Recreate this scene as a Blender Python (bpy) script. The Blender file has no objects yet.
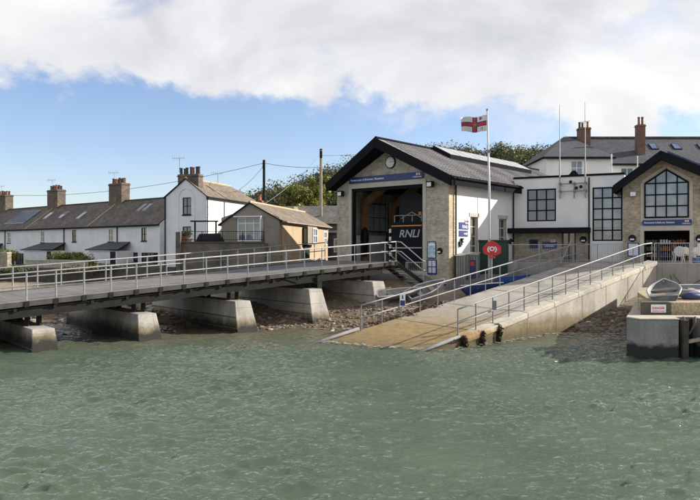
import bpy, math, random
import numpy as np
from mathutils import Vector, Matrix
random.seed(7); rng = np.random.default_rng(7)
S = bpy.context.scene
COL = S.collection
H = 3.9                     # eye height above the water, the camera stands on a boat
F = 700.0
R = math.radians
def P(px, py, Y):           # a point at distance Y seen at pixel (px, py) of a 700x500 frame
    return Vector(((px-350)/F*Y, Y, H+(250-py)/F*Y))

# ------------------------------------------------------------------ mesh builder
class MB:
    def __init__(s): s.v=[]; s.f=[]; s.m=[]
    def poly(s, pts, mi=0):
        n=len(s.v); s.v += [tuple(p) for p in pts]; s.f.append(tuple(range(n,n+len(pts)))); s.m.append(mi); return s
    def hexa(s, a, mi=0, faces=None):    # a: 8 points, bottom ring 0-3 ccw from above, top ring 4-7
        n=len(s.v); s.v += [tuple(p) for p in a]
        for k,q in enumerate(((3,2,1,0),(4,5,6,7),(0,1,5,4),(1,2,6,5),(2,3,7,6),(3,0,4,7))):
            s.f.append(tuple(n+i for i in q)); s.m.append(mi if not faces else faces[k])
        return s
    def box(s, x0,x1,y0,y1,z0,z1, mi=0):
        if x0>x1:x0,x1=x1,x0
        if y0>y1:y0,y1=y1,y0
        if z0>z1:z0,z1=z1,z0
        return s.hexa([(x0,y0,z0),(x1,y0,z0),(x1,y1,z0),(x0,y1,z0),(x0,y0,z1),(x1,y0,z1),(x1,y1,z1),(x0,y1,z1)],mi)
    def fbox(s, fr, u0,u1,d0,d1,z0,z1, mi=0):
        p=[fr(u,d,z) for z in (z0,z1) for (u,d) in ((u0,d1),(u1,d1),(u1,d0),(u0,d0))]
        return s.hexa(p,mi)
    def beam(s, a, b, w, h, mi=0):       # rectangular bar a->b, width w sideways, height h up
        a=Vector(a); b=Vector(b); d=(b-a).normalized()
        up=Vector((0,0,1)) if abs(d.z)<.95 else Vector((0,1,0))
        t=d.cross(up).normalized()*(w/2); u=t.cross(d).normalized()*(h/2)
        return s.hexa([a-t-u,a+t-u,b+t-u,b-t-u,a-t+u,a+t+u,b+t+u,b-t+u],mi)
    def prism(s, poly, z0, z1, mi=0, top=None):   # poly ccw (x,y)
        n=len(poly); i=len(s.v)
        zb=(lambda x,y:z0) if not callable(z0) else z0
        zt=(lambda x,y:z1) if not callable(z1) else z1
        s.v += [(x,y,zb(x,y)) for x,y in poly]+[(x,y,zt(x,y)) for x,y in poly]
        s.f.append(tuple(i+k for k in reversed(range(n)))); s.m.append(mi)
        s.f.append(tuple(i+n+k for k in range(n))); s.m.append(mi if top is None else top)
        for k in range(n):
            j=(k+1)%n; s.f.append((i+k,i+j,i+n+j,i+n+k)); s.m.append(mi)
        return s
    def tube(s, pts, r, n=8, mi=0, cap=True):
        pts=[Vector(p) for p in pts]; rs=r if isinstance(r,(list,tuple)) else [r]*len(pts)
        base=len(s.v); ref=None
        for k,p in enumerate(pts):
            d=(pts[min(k+1,len(pts)-1)]-pts[max(k-1,0)]).normalized()
            if ref is None:
                ref=Vector((0,0,1)) if abs(d.z)<.9 else Vector((1,0,0))
            t=d.cross(ref).normalized(); u=t.cross(d).normalized(); 
            for j in range(n):
                a=2*math.pi*j/n; q=p+(t*math.cos(a)+u*math.sin(a))*rs[k]; s.v.append(tuple(q))
        for k in range(len(pts)-1):
            for j in range(n):
                a=base+k*n+j; b=base+k*n+(j+1)%n
                s.f.append((a,b,b+n,a+n)); s.m.append(mi)
        if cap:
            s.f.append(tuple(base+j for j in reversed(range(n)))); s.m.append(mi)
            e=base+(len(pts)-1)*n
            s.f.append(tuple(e+j for j in range(n))); s.m.append(mi)
        return s
    def disc(s, fr, u, d, z, r, th, n=20, mi=0, r2=None):   # a round plate on a wall
        i=len(s.v); r2=r if r2 is None else r2
        for dd,rr in ((d,r),(d+th,r2)):
            for k in range(n):
                a=2*math.pi*k/n; s.v.append(tuple(fr(u+rr*math.cos(a),dd,z+rr*math.sin(a))))
        for k in range(n):
            j=(k+1)%n; s.f.append((i+k,i+j,i+n+j,i+n+k)); s.m.append(mi)
        s.f.append(tuple(i+n+k for k in range(n))); s.m.append(mi)
        s.f.append(tuple(i+k for k in reversed(range(n)))); s.m.append(mi)
        return s
    def lathe(s, prof, c=(0,0,0), n=14, mi=0):
        i=len(s.v)
        for r,z in prof:
            for k in range(n):
                a=2*math.pi*k/n; s.v.append((c[0]+r*math.cos(a),c[1]+r*math.sin(a),c[2]+z))
        for q in range(len(prof)-1):
            for k in range(n):
                a=i+q*n+k; b=i+q*n+(k+1)%n; s.f.append((a,b,b+n,a+n)); s.m.append(mi)
        s.f.append(tuple(i+k for k in reversed(range(n)))); s.m.append(mi)
        e=i+(len(prof)-1)*n; s.f.append(tuple(e+k for k in range(n))); s.m.append(mi)
        return s
    def wall(s, fr, u0,u1,z0,ztop, holes=(), reveal=.16, mi=0, breaks=(), rmi=None):
        zt = ztop if callable(ztop) else (lambda u: ztop)
        rmi = mi if rmi is None else rmi
        us=sorted(set([u0,u1]+[h[0] for h in holes]+[h[1] for h in holes]+list(breaks)))
        zs=sorted(set([z0]+[h[2] for h in holes]+[h[3] for h in holes]))
        inh=lambda u,z: any(h[0]<u<h[1] and h[2]<z<h[3] for h in holes)
        for a,b in zip(us,us[1:]):
            for k,z in enumerate(zs):
                if k+1<len(zs):
                    if inh((a+b)/2,(z+zs[k+1])/2): continue
                    s.poly([fr(a,0,z),fr(b,0,z),fr(b,0,zs[k+1]),fr(a,0,zs[k+1])],mi)
                else:
                    pts=[fr(a,0,z),fr(b,0,z)]
                    if zt(b)>z+1e-4: pts.append(fr(b,0,zt(b)))
                    if zt(a)>z+1e-4: pts.append(fr(a,0,zt(a)))
                    if len(pts)>2: s.poly(pts,mi)
        for h in holes:
            a,b,c,d=h[:4]; r=-reveal
            s.poly([fr(a,0,c),fr(a,0,d),fr(a,r,d),fr(a,r,c)],rmi); s.poly([fr(b,0,c),fr(b,r,c),fr(b,r,d),fr(b,0,d)],rmi)
            s.poly([fr(a,0,c),fr(a,r,c),fr(b,r,c),fr(b,0,c)],rmi); s.poly([fr(a,0,d),fr(b,0,d),fr(b,r,d),fr(a,r,d)],rmi)
        return s
    def slab(s, q, th, top=0, side=1):    # q: four corners ccw from above of the upper face; vertical thickness
        b=[Vector(p)-Vector((0,0,th)) for p in q]
        return s.hexa(b+[Vector(p) for p in q], side, faces=(side,top,side,side,side,side))
    def build(s, name, mats, parent=None, smooth=False, bevel=0, loc=None):
        me=bpy.data.meshes.new(name); me.from_pydata(s.v,[],s.f); me.validate(clean_customdata=False)
        for m in (mats if isinstance(mats,(list,tuple)) else [mats]): me.materials.append(m)
        if len(me.polygons)==len(s.m): me.polygons.foreach_set('material_index',s.m)
        if smooth: me.polygons.foreach_set('use_smooth',[True]*len(me.polygons))
        uv=me.uv_layers.new(name='UVMap'); Z=Vector((0,0,1))
        if len(me.loops)<60000:
            for p in me.polygons:
                n=p.normal
                t=Z.cross(n)
                t=t.normalized() if t.length>.05 else Vector((1,0,0))
                b=n.cross(t)
                for li in p.loop_indices:
                    c=me.vertices[me.loops[li].vertex_index].co; uv.data[li].uv=(c.dot(t),c.dot(b))
        me.update()
        o=bpy.data.objects.new(name,me); COL.objects.link(o)
        if parent: o.parent=parent
        if loc is not None: o.location=loc
        if bevel:
            md=o.modifiers.new('bevel','BEVEL'); md.width=bevel; md.segments=2; md.limit_method='ANGLE'; md.angle_limit=R(40)
        return o

def tag(o,label,cat,group=None,kind=None):
    if label: o['label']=label
    if cat: o['category']=cat
    if group: o['group']=group
    if kind: o['kind']=kind
    return o
def thing(name,label,cat,loc=(0,0,0),rz=0,group=None):
    o=bpy.data.objects.new(name,None); o.empty_display_size=.3; COL.objects.link(o)
    o.location=loc; o.rotation_euler=(0,0,rz); return tag(o,label,cat,group)
def kids(o): return [c for c in bpy.data.objects if c.parent==o]
def copy_tree(o,parent=None):
    c=o.copy(); COL.objects.link(c)
    if parent: c.parent=parent
    for k in kids(o): copy_tree(k,c)
    return c
FX=lambda y0=0:(lambda u,d,z:(u,y0-d,z))          # wall facing -y, u runs right
SX=lambda x0=0:(lambda u,d,z:(x0+d,u,z))          # wall facing +x, u runs to the back
LX=lambda x0=0:(lambda u,d,z:(x0-d,-u,z))         # wall facing -x

# ------------------------------------------------------------------ materials
def newmat(name):
    m=bpy.data.materials.new(name); m.use_nodes=True; nt=m.node_tree
    return m,nt,nt.nodes['Principled BSDF']
def N(nt,t,**kw):
    n=nt.nodes.new(t)
    for k,v in kw.items():
        if k in n.inputs: n.inputs[k].default_value=v
        else: setattr(n,k,v)
    return n
def ramp(nt,a,b,ca=(0,0,0,1),cb=(1,1,1,1)):
    r=nt.nodes.new('ShaderNodeValToRGB'); e=r.color_ramp.elements
    e[0].position=a; e[1].position=b; e[0].color=ca; e[1].color=cb; return r
def c4(c): return (c[0],c[1],c[2],1)
def mixc(nt,fac,a,b,mode='MIX'):
    m=nt.nodes.new('ShaderNodeMix'); m.data_type='RGBA'; m.blend_type=mode
    L=nt.links
    for sock,val in ((m.inputs[0],fac),(m.inputs[6],a),(m.inputs[7],b)):
        if hasattr(val,'is_linked') or hasattr(val,'links'): L.new(val,sock)
        elif isinstance(val,(int,float)): sock.default_value=val
        else: sock.default_value=c4(val)
    return m.outputs[2]
def vmap(nt,scale,coord='Object'):
    tc=nt.nodes.new('ShaderNodeTexCoord'); mp=nt.nodes.new('ShaderNodeMapping'); mp.inputs['Scale'].default_value=scale
    nt.links.new(tc.outputs[coord],mp.inputs['Vector']); return mp.outputs['Vector']
def mat(name,col,rough=.8,var=.25,scale=1.2,fine=.15,fscale=25,bump=.15,bscale=30,metal=0,streak=0,spec=.5,tide=None,tint=None,patch=0,coat=0,boards=None):
    """weathered plain surface: broad and fine tone variation, dirt streaks, optional tide-line weed"""
    m,nt,b=newmat(name); L=nt.links
    b.inputs['Roughness'].default_value=rough; b.inputs['Metallic'].default_value=metal
    b.inputs['Specular IOR Level'].default_value=spec
    if coat: b.inputs['Coat Weight'].default_value=coat
    v=vmap(nt,(1,1,1))
    n1=N(nt,'ShaderNodeTexNoise',Scale=scale,Detail=6.0,Roughness=.6); L.new(v,n1.inputs['Vector'])
    n2=N(nt,'ShaderNodeTexNoise',Scale=fscale,Detail=4.0,Roughness=.7); L.new(v,n2.inputs['Vector'])
    dk=[c*(1-var) for c in col]; lt=[min(1,c*(1+var)) for c in col]
    if tint: dk=[d*t for d,t in zip(dk,tint)]
    r1=ramp(nt,.3,.7,c4(dk),c4(lt)); L.new(n1.outputs['Fac'],r1.inputs[0]); c=r1.outputs[0]
    if fine:
        r2=ramp(nt,.3,.7,(1-fine,)*3+(1,),(1+fine,)*3+(1,)); L.new(n2.outputs['Fac'],r2.inputs[0]); c=mixc(nt,1.0,c,r2.outputs[0],'MULTIPLY')
    if streak:
        sv=vmap(nt,(2.3,2.3,.3)); n3=N(nt,'ShaderNodeTexNoise',Scale=1.0,Detail=8.0,Roughness=.7); L.new(sv,n3.inputs['Vector'])
        r3=ramp(nt,.45,.75,(1,1,1,1),(1-streak,1-streak,1-streak*1.05,1)); L.new(n3.outputs['Fac'],r3.inputs[0]); c=mixc(nt,1.0,c,r3.outputs[0],'MULTIPLY')
    if patch:
        n4=N(nt,'ShaderNodeTexNoise',Scale=.45,Detail=8.0,Roughness=.7); L.new(v,n4.inputs['Vector'])
        r4=ramp(nt,.5,.62,(1,1,1,1),(1-patch,1-patch,1-patch,1)); L.new(n4.outputs['Fac'],r4.inputs[0]); c=mixc(nt,1.0,c,r4.outputs[0],'MULTIPLY')
    if boards:
        bv=vmap(nt,(1,1,1),'UV'); bt=nt.nodes.new('ShaderNodeTexBrick'); bt.offset=0.0; L.new(bv,bt.inputs['Vector'])
        for k,val in (('Color1',(1,1,1,1)),('Color2',(.88,.88,.87,1)),('Mortar',(.5,.49,.46,1)),('Scale',1.0),('Mortar Size',.012),('Brick Width',boards[0]),('Row Height',boards[1]),('Mortar Smooth',.6)): bt.inputs[k].default_value=val
        c=mixc(nt,1.0,c,bt.outputs['Color'],'MULTIPLY')
    if tide:
        for (z0,z1,tc_) in tide:        # weed and damp below a height, ragged edge
            g=nt.nodes.new('ShaderNodeNewGeometry'); sp=nt.nodes.new('ShaderNodeSeparateXYZ'); L.new(g.outputs['Position'],sp.inputs[0])
            nn=N(nt,'ShaderNodeTexNoise',Scale=1.6,Detail=7.0,Roughness=.7); L.new(g.outputs['Position'],nn.inputs['Vector'])
            ma=N(nt,'ShaderNodeMath',operation='MULTIPLY_ADD'); L.new(nn.outputs['Fac'],ma.inputs[0]); ma.inputs[1].default_value=-.7; L.new(sp.outputs[2],ma.inputs[2])
            mr=N(nt,'ShaderNodeMapRange'); L.new(ma.outputs[0],mr.inputs[0]); mr.inputs[1].default_value=z0-.35; mr.inputs[2].default_value=z1-.35; mr.inputs[3].default_value=1; mr.inputs[4].default_value=0
            tn=N(nt,'ShaderNodeTexNoise',Scale=3.5,Detail=8.0,Roughness=.65); L.new(g.outputs['Position'],tn.inputs['Vector'])
            tr=ramp(nt,.3,.7,c4([x*.72 for x in tc_]),c4([x*1.2 for x in tc_])); L.new(tn.outputs['Fac'],tr.inputs[0])
            c=mixc(nt,mr.outputs[0],c,tr.outputs[0])
    L.new(c,b.inputs['Base Color'])
    if bump:
        n5=N(nt,'ShaderNodeTexNoise',Scale=bscale,Detail=5.0,Roughness=.65); L.new(v,n5.inputs['Vector'])
        bp=N(nt,'ShaderNodeBump',Strength=bump,Distance=.02); L.new(n5.outputs['Fac'],bp.inputs['Height']); L.new(bp.outputs[0],b.inputs['Normal'])
    return m
def brick(name,c1,c2,mort,bw,bh,ms=.012,bump=.5,rough=.85,var=.5,offs=.5,streak=.0,lichen=None,wob=1.0):
    """coursed stone, slates or planks in metres on the UV of each face"""
    m,nt,b=newmat(name); L=nt.links; b.inputs['Roughness'].default_value=rough
    v=vmap(nt,(1,1,1),'UV')
    ns=N(nt,'ShaderNodeTexNoise',Scale=2.5,Detail=3.0); L.new(v,ns.inputs['Vector'])
    ad=N(nt,'ShaderNodeVectorMath',operation='MULTIPLY_ADD'); L.new(ns.outputs['Color'],ad.inputs[0]); ad.inputs[1].default_value=(wob*.16*bw/.3,wob*.06*bh/.12,0); L.new(v,ad.inputs[2])
    t=nt.nodes.new('ShaderNodeTexBrick'); t.offset=offs
    L.new(ad.outputs[0],t.inputs['Vector'])
    for k,val in (('Color1',c4(c1)),('Color2',c4(c2)),('Mortar',c4(mort)),('Scale',1.0),('Mortar Size',ms),('Brick Width',bw),('Row Height',bh),('Mortar Smooth',.3),('Bias',0.0)):
        t.inputs[k].default_value=val
    o=vmap(nt,(1,1,1))
    n1=N(nt,'ShaderNodeTexNoise',Scale=3.0,Detail=8.0,Roughness=.75); L.new(o,n1.inputs['Vector'])
    r1=ramp(nt,.28,.72,(1-var,)*3+(1,),(1+var*.7,)*3+(1,)); L.new(n1.outputs['Fac'],r1.inputs[0])
    c=mixc(nt,1.0,t.outputs['Color'],r1.outputs[0],'MULTIPLY')
    n6=N(nt,'ShaderNodeTexNoise',Scale=.5,Detail=5.0,Roughness=.6); L.new(o,n6.inputs['Vector'])
    r6=ramp(nt,.3,.7,(.78,.78,.8,1),(1.18,1.16,1.12,1)); L.new(n6.outputs['Fac'],r6.inputs[0]); c=mixc(nt,1.0,c,r6.outputs[0],'MULTIPLY')
    if lichen:
        n2=N(nt,'ShaderNodeTexNoise',Scale=.9,Detail=9.0,Roughness=.75); L.new(o,n2.inputs['Vector'])
        r2=ramp(nt,.52,.64); L.new(n2.outputs['Fac'],r2.inputs[0])
        mm=N(nt,'ShaderNodeMath',operation='MULTIPLY'); L.new(r2.outputs[0],mm.inputs[0]); mm.inputs[1].default_value=.65
        c=mixc(nt,mm.outputs[0],c,lichen)
    if streak:
        sv=vmap(nt,(4,4,.3)); n3=N(nt,'ShaderNodeTexNoise',Scale=1.0,Detail=5.0); L.new(sv,n3.inputs['Vector'])
        r3=ramp(nt,.45,.7,(1,1,1,1),(1-streak,)*3+(1,)); L.new(n3.outputs['Fac'],r3.inputs[0]); c=mixc(nt,1.0,c,r3.outputs[0],'MULTIPLY')
    L.new(c,b.inputs['Base Color'])
    iv=N(nt,'ShaderNodeMath',operation='SUBTRACT'); iv.inputs[0].default_value=1; L.new(t.outputs['Fac'],iv.inputs[1])
    hh=N(nt,'ShaderNodeMath',operation='MULTIPLY_ADD'); L.new(n1.outputs['Fac'],hh.inputs[0]); hh.inputs[1].default_value=.8; L.new(iv.outputs[0],hh.inputs[2])
    bp=N(nt,'ShaderNodeBump',Strength=bump,Distance=.03); L.new(hh.outputs[0],bp.inputs['Height']); L.new(bp.outputs[0],b.inputs['Normal'])
    return m
def plain(name,col,rough=.5,metal=0,spec=.5):
    return mat(name,col,rough,var=.12,scale=2.5,fine=.08,fscale=30,bump=.05,metal=metal,spec=spec)
def glass(name,col,rough=.06):
    m,nt,b=newmat(name); L=nt.links
    v=vmap(nt,(1,1,1)); n=N(nt,'ShaderNodeTexNoise',Scale=.9,Detail=3.0); L.new(v,n.inputs['Vector'])
    r=ramp(nt,.35,.65,c4([c*.55 for c in col]),c4([c*1.5 for c in col])); L.new(n.outputs['Fac'],r.inputs[0]); L.new(r.outputs[0],b.inputs['Base Color'])
    b.inputs['Roughness'].default_value=rough; b.inputs['IOR'].default_value=1.6; b.inputs['Specular IOR Level'].default_value=.9
    n2=N(nt,'ShaderNodeTexNoise',Scale=.7,Detail=2.0); L.new(v,n2.inputs['Vector'])
    bp=N(nt,'ShaderNodeBump',Strength=.12,Distance=.05); L.new(n2.outputs['Fac'],bp.inputs['Height']); L.new(bp.outputs[0],b.inputs['Normal'])
    return m
def leafm(name,col):
    m,nt,b=newmat(name); L=nt.links
    g=nt.nodes.new('ShaderNodeNewGeometry')
    r=ramp(nt,0,1,c4([c*.55 for c in col]),c4([c*1.5 for c in col])); L.new(g.outputs['Random Per Island'],r.inputs[0]); L.new(r.outputs[0],b.inputs['Base Color'])
    b.inputs['Roughness'].default_value=.6
    tr=nt.nodes.new('ShaderNodeBsdfTranslucent'); L.new(r.outputs[0],tr.inputs[0])
    ms=nt.nodes.new('ShaderNodeMixShader'); ms.inputs[0].default_value=.3; L.new(b.outputs[0],ms.inputs[1]); L.new(tr.outputs[0],ms.inputs[2])
    L.new(ms.outputs[0],nt.nodes['Material Output'].inputs[0]); return m

m_stone=brick('grey_rubble_stone',(.60,.525,.42),(.45,.40,.325),(.47,.43,.37),.25,.10,.010,.9,.9,.5)
m_stone2=brick('buff_rubble_stone',(.51,.43,.315),(.36,.305,.235),(.40,.36,.29),.27,.11,.010,.9,.9,.5)
m_quoin=brick('cream_quoin_stone',(.62,.51,.33),(.45,.36,.23),(.42,.36,.27),.3,.13,.012,.6,.9,.35)
m_slate=brick('blue_slate',(.085,.085,.095),(.055,.056,.065),(.03,.03,.032),.28,.22,.008,.5,.7,.4)
m_slatebrown=brick('weathered_brown_slate',(.165,.135,.11),(.10,.085,.073),(.06,.052,.045),.28,.22,.008,.6,.85,.55,lichen=(.26,.19,.11))
m_tilebrown=brick('lichened_stone_slate',(.24,.19,.14),(.15,.12,.09),(.09,.075,.06),.3,.2,.01,.6,.9,.5,lichen=(.28,.22,.14))
m_slategrey=brick('grey_stone_slate',(.20,.185,.16),(.13,.12,.11),(.08,.075,.07),.3,.2,.01,.6,.9,.4)
m_metalroof=brick('grey_roof_tile',(.285,.27,.268),(.245,.232,.23),(.055,.05,.05),.34,.42,.035,1.0,.75,.25,offs=0,wob=0)
m_anth=plain('anthracite_paint',(.014,.0145,.018),.9,spec=.05)
m_white=mat('white_render',(.79,.785,.77),.9,var=.06,scale=.5,fine=.05,bump=.12,bscale=40,streak=.06,patch=.04)
m_whitecool=mat('white_painted_brick',(.78,.78,.78),.9,var=.08,scale=.6,fine=.06,bump=.2,bscale=20,streak=.09,patch=.06)
m_cream=mat('cream_render',(.80,.79,.77),.9,var=.07,scale=.5,fine=.05,bump=.12,streak=.03)
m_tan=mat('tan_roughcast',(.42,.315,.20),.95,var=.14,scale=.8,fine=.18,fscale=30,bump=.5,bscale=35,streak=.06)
m_tandark=mat('shaded_tan_roughcast',(.27,.235,.19),.95,var=.16,scale=.8,fine=.18,fscale=30,bump=.5,bscale=35,streak=.08)  # darker, greyer copy of the tan render, the gable's shade put into its colour
m_brick=brick('red_chimney_brick',(.22,.105,.065),(.14,.07,.048),(.17,.14,.12),.22,.075,.012,.5,.9,.4)
m_brickbrown=brick('sooty_chimney_stone',(.17,.13,.10),(.11,.085,.07),(.14,.12,.10),.4,.18,.012,.6,.9,.5,lichen=(.24,.18,.10))
m_pot=mat('terracotta_pot',(.33,.12,.065),.8,var=.25,scale=4)
m_potdark=mat('sooty_pot',(.055,.05,.05),.8,var=.25,scale=4)
m_dress=mat('dressed_pale_stone',(.47,.43,.37),.85,var=.12,scale=2,fine=.12,bump=.2)
m_conc=mat('promenade_concrete',boards=(1.3,9),col=(.34,.32,.285),rough=.92,var=.14,scale=.7,fine=.14,fscale=18,bump=.3,bscale=30,streak=.22,patch=.18)
m_concramp=mat('slipway_concrete',(.385,.345,.285),.92,var=.16,scale=.8,fine=.12,fscale=16,bump=.3,bscale=24,patch=.3,tide=[(.80,1.2,(.33,.275,.19)),(.50,.85,(.29,.20,.08)),(.14,.36,(.21,.15,.065)),(-.1,.08,(.07,.065,.03))])
m_concwall=mat('slipway_wall_concrete',(.43,.39,.33),.92,var=.2,scale=.6,fine=.14,fscale=14,bump=.4,bscale=20,streak=.28,patch=.22,tide=[(.6,.95,(.20,.155,.085)),(.2,.5,(.10,.075,.035))])
m_kerb=mat('sunlit_kerb_concrete',(.48,.435,.355),.92,var=.14,scale=1.2,fine=.18,fscale=12,bump=.5,bscale=14,patch=.25,tide=[(.45,.75,(.34,.22,.08)),(.2,.45,(.10,.075,.035))])  # painted paler than the wall to stand in for the sunlit lip
m_concpier=mat('pier_concrete',(.42,.39,.345),.92,boards=(2.1,.62),var=.22,scale=.7,fine=.14,fscale=14,bump=.4,bscale=20,streak=.30,patch=.2,tide=[(.55,.78,(.20,.165,.105)),(.30,.56,(.024,.023,.017))])
m_concquay=mat('quay_concrete',(.25,.24,.225),.9,var=.22,scale=.8,fine=.2,fscale=14,bump=.5,bscale=16,streak=.35,patch=.3,tide=[(.40,.56,(.022,.024,.018))])
m_quaytan=mat('pebbled_buff_concrete',(.40,.315,.20),.95,var=.25,scale=3,fine=.4,fscale=12,bump=.7,bscale=14,patch=.2)
m_quaydark=mat('mossy_dark_stone',(.10,.09,.07),.95,var=.3,scale=2.5,fine=.3,bump=.5)
m_quaytop=mat('quay_coping',(.46,.40,.31),.92,var=.16,scale=1.5,fine=.2,bump=.3)
m_galv=mat('galvanised_steel',(.38,.38,.375),.55,var=.14,scale=6,fine=.1,bump=.05,metal=.55)
m_galvw=mat('pale_galvanised_steel',(.30,.295,.29),.65,var=.15,scale=6,fine=.12,bump=.05,metal=.15)
m_steelpost=mat('dull_galvanised_post',(.22,.22,.22),.55,var=.2,scale=5,fine=.1,bump=.05,metal=.4)
m_darksteel=mat('dark_weathered_steel',(.020,.019,.017),.9,spec=.2,var=.3,scale=3,fine=.2,bump=.2)
m_edge=mat('dark_edge_channel',(.075,.07,.066),.85,var=.3,scale=1.5,fine=.2,bump=.15,streak=.3,spec=.2)
m_girder=mat('grey_weathered_girder',(.20,.19,.175),.7,var=.25,scale=1.5,fine=.15,bump=.15,streak=.3)
m_goodo=plain('orange_cloth',(.33,.10,.03),.9)
m_posterg=plain('grey_white_lettering',(.36,.37,.39),.6)
m_pile=mat('tarred_timber',(.05,.044,.036),.95,var=.4,scale=3,fine=.3,bump=.6)
m_pipe=mat('dull_grey_pipe',(.17,.165,.165),.8,var=.2,scale=3,fine=.15)
m_patio=mat('stained_patio_wall',(.155,.135,.11),.95,var=.35,scale=1.2,fine=.3,fscale=14,bump=.6,bscale=14,patch=.3,streak=.2)
m_plank=brick('grey_deck_planks',(.20,.19,.18),(.145,.138,.13),(.06,.055,.05),3.5,.18,.012,.4,.9,.3,wob=.1)
m_wood=mat('laminated_timber',(.34,.185,.085),.6,var=.2,scale=3,fine=.15)
m_olddwood=mat('weathered_timber',(.33,.27,.20),.9,var=.25,scale=3,fine=.25,bump=.5)
m_black=plain('black_paint',(.009,.009,.011),.6,spec=.25)
m_navy=plain('navy_hull_paint',(.004,.005,.010),.6,spec=.15)
m_blue=plain('royal_blue_sign',(.018,.035,.16),.45)
m_bluep=mat('bright_blue_paint',(.025,.085,.30),.5,var=.2,scale=2,fine=.15)
m_darkblue=mat('dark_blue_paint',(.02,.03,.12),.5,var=.2,scale=2,fine=.15)
m_red=plain('red_sign_paint',(.55,.022,.025),.4)
m_signwhite=plain('white_sign_paint',(.80,.80,.80),.5)
m_whitepl=plain('white_plastic',(.56,.55,.57),.45)
m_creampl=plain('cream_plastic',(.70,.61,.52),.5)
m_orange=plain('orange_paint',(.65,.24,.03),.5)
m_greyboat=mat('grey_white_hull',(.52,.52,.50),.5,var=.15,scale=2,fine=.12,streak=.2)
m_greyin=mat('grey_boat_inside',(.22,.22,.22),.7,var=.2,scale=2)
m_green=plain('dark_green_paint',(.010,.035,.022),.5)
m_bin=mat('weathered_grey_board',(.27,.25,.215),.85,var=.25,scale=2,fine=.2,streak=.25)
m_glassd=glass('dark_window_glass',(.028,.031,.036))
m_glassm=glass('mid_window_glass',(.055,.065,.078))
m_glassl=glass('curtain_sky_glass',(.20,.225,.26))  # bright sky reflection and curtains both lightened into the base colour
m_glassb=glass('blue_skylight_glass',(.09,.14,.24))
m_pv=mat('solar_panel_cells',(.035,.06,.12),.4,var=.3,scale=1.5,fine=.1,bump=0,spec=.3)
m_skyl=mat('sun_glare_glazing',(.36,.36,.36),.25,var=.15,scale=1.5,fine=.1,bump=.02)  # pale base colour carries the sun glare of the rooflight
m_upvc=plain('white_window_frame',(.76,.76,.76),.4)
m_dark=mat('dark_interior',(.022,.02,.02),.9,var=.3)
m_intwall=mat('boathouse_inside_wall',(.30,.24,.18),.9,var=.15)
m_leadroll=mat('ridge_mortar',(.46,.36,.23),.9,var=.2,scale=4)
m_asph=mat('compound_tarmac',(.16,.15,.135),.95,var=.2,scale=.6,fine=.3,fscale=30,bump=.4)
m_soil=mat('earth_and_grass',(.09,.085,.045),.95,var=.35,scale=.3,fine=.3)
m_rope=mat('rusty_chain',(.09,.06,.045),.9,var=.3)
m_lens=plain('lamp_lens',(.72,.74,.76),.2)
m_poster=mat('poster_print',(.40,.52,.58),.6,var=.5,scale=5,fine=.3,fscale=14)
m_posterw=mat('pale_notice',(.62,.63,.66),.6,var=.2,scale=7,fine=.3,fscale=22)
m_hull_pale=mat('weathered_pale_hull',(.33,.33,.31),.6,var=.25,scale=3,fine=.2,streak=.3)
m_hull_teal=mat('grey_teal_hull',(.14,.17,.165),.5,var=.2,scale=2)
m_weed=leafm('brown_seaweed',(.05,.026,.012))
m_l=[leafm('leaf_dark_green',(.06,.078,.028)),leafm('leaf_olive',(.135,.125,.05)),leafm('leaf_mid_green',(.085,.115,.035)),leafm('leaf_brown',(.15,.095,.055))]
m_ly=[leafm('leaf_yellow_green',(.26,.26,.05)),leafm('leaf_lime',(.17,.19,.035)),leafm('leaf_shrub_green',(.055,.075,.018))]
m_bark=mat('tree_bark',(.09,.07,.05),.95,var=.3,bump=.6)
m_terr=mat('beach_ground',(.27,.215,.15),.95,var=.3,scale=.5,fine=.4,fscale=9,bump=.8,bscale=12,tide=[(.45,.9,(.15,.105,.06)),(-.3,.05,(.05,.05,.035))])
m_peb=[mat('pebble_tan',(.20,.16,.11),.9,var=.2),mat('pebble_grey',(.19,.175,.15),.9,var=.2),mat('pebble_brown',(.13,.085,.055),.95,var=.3),mat('pebble_pale',(.55,.47,.36),.9,var=.15)]
m_foam=mat('sea_foam',(.52,.52,.49),.7,var=.1)

# ------------------------------------------------------------------ small part helpers
def text(s,width,height,parent,fr,u,d,z,m,name='lettering',shear=0,label=None,bold=.018):
    cu=bpy.data.curves.new('lettering','FONT'); cu.body=s; cu.size=1; cu.extrude=.002; cu.shear=shear; cu.resolution_u=3; cu.offset=bold
    o=bpy.data.objects.new('tmp',cu); COL.objects.link(o)
    bpy.context.view_layer.update()
    me=bpy.data.meshes.new_from_object(o.evaluated_get(bpy.context.evaluated_depsgraph_get()))
    bpy.data.objects.remove(o); bpy.data.curves.remove(cu)
    co=np.array([v.co for v in me.vertices]); mn=co.min(0); mx=co.max(0)
    sx=width/(mx[0]-mn[0]); sy=height/(mx[1]-mn[1])
    for v in me.vertices:
        v.co=Vector(fr(u+(v.co.x-mn[0])*sx, d+v.co.z+.002, z+(v.co.y-mn[1])*sy))
    me.materials.clear(); me.materials.append(m); me.name=name
    ob=bpy.data.objects.new(name,me); COL.objects.link(ob); ob.parent=parent
    if label: ob['label']=label
    return ob
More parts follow.
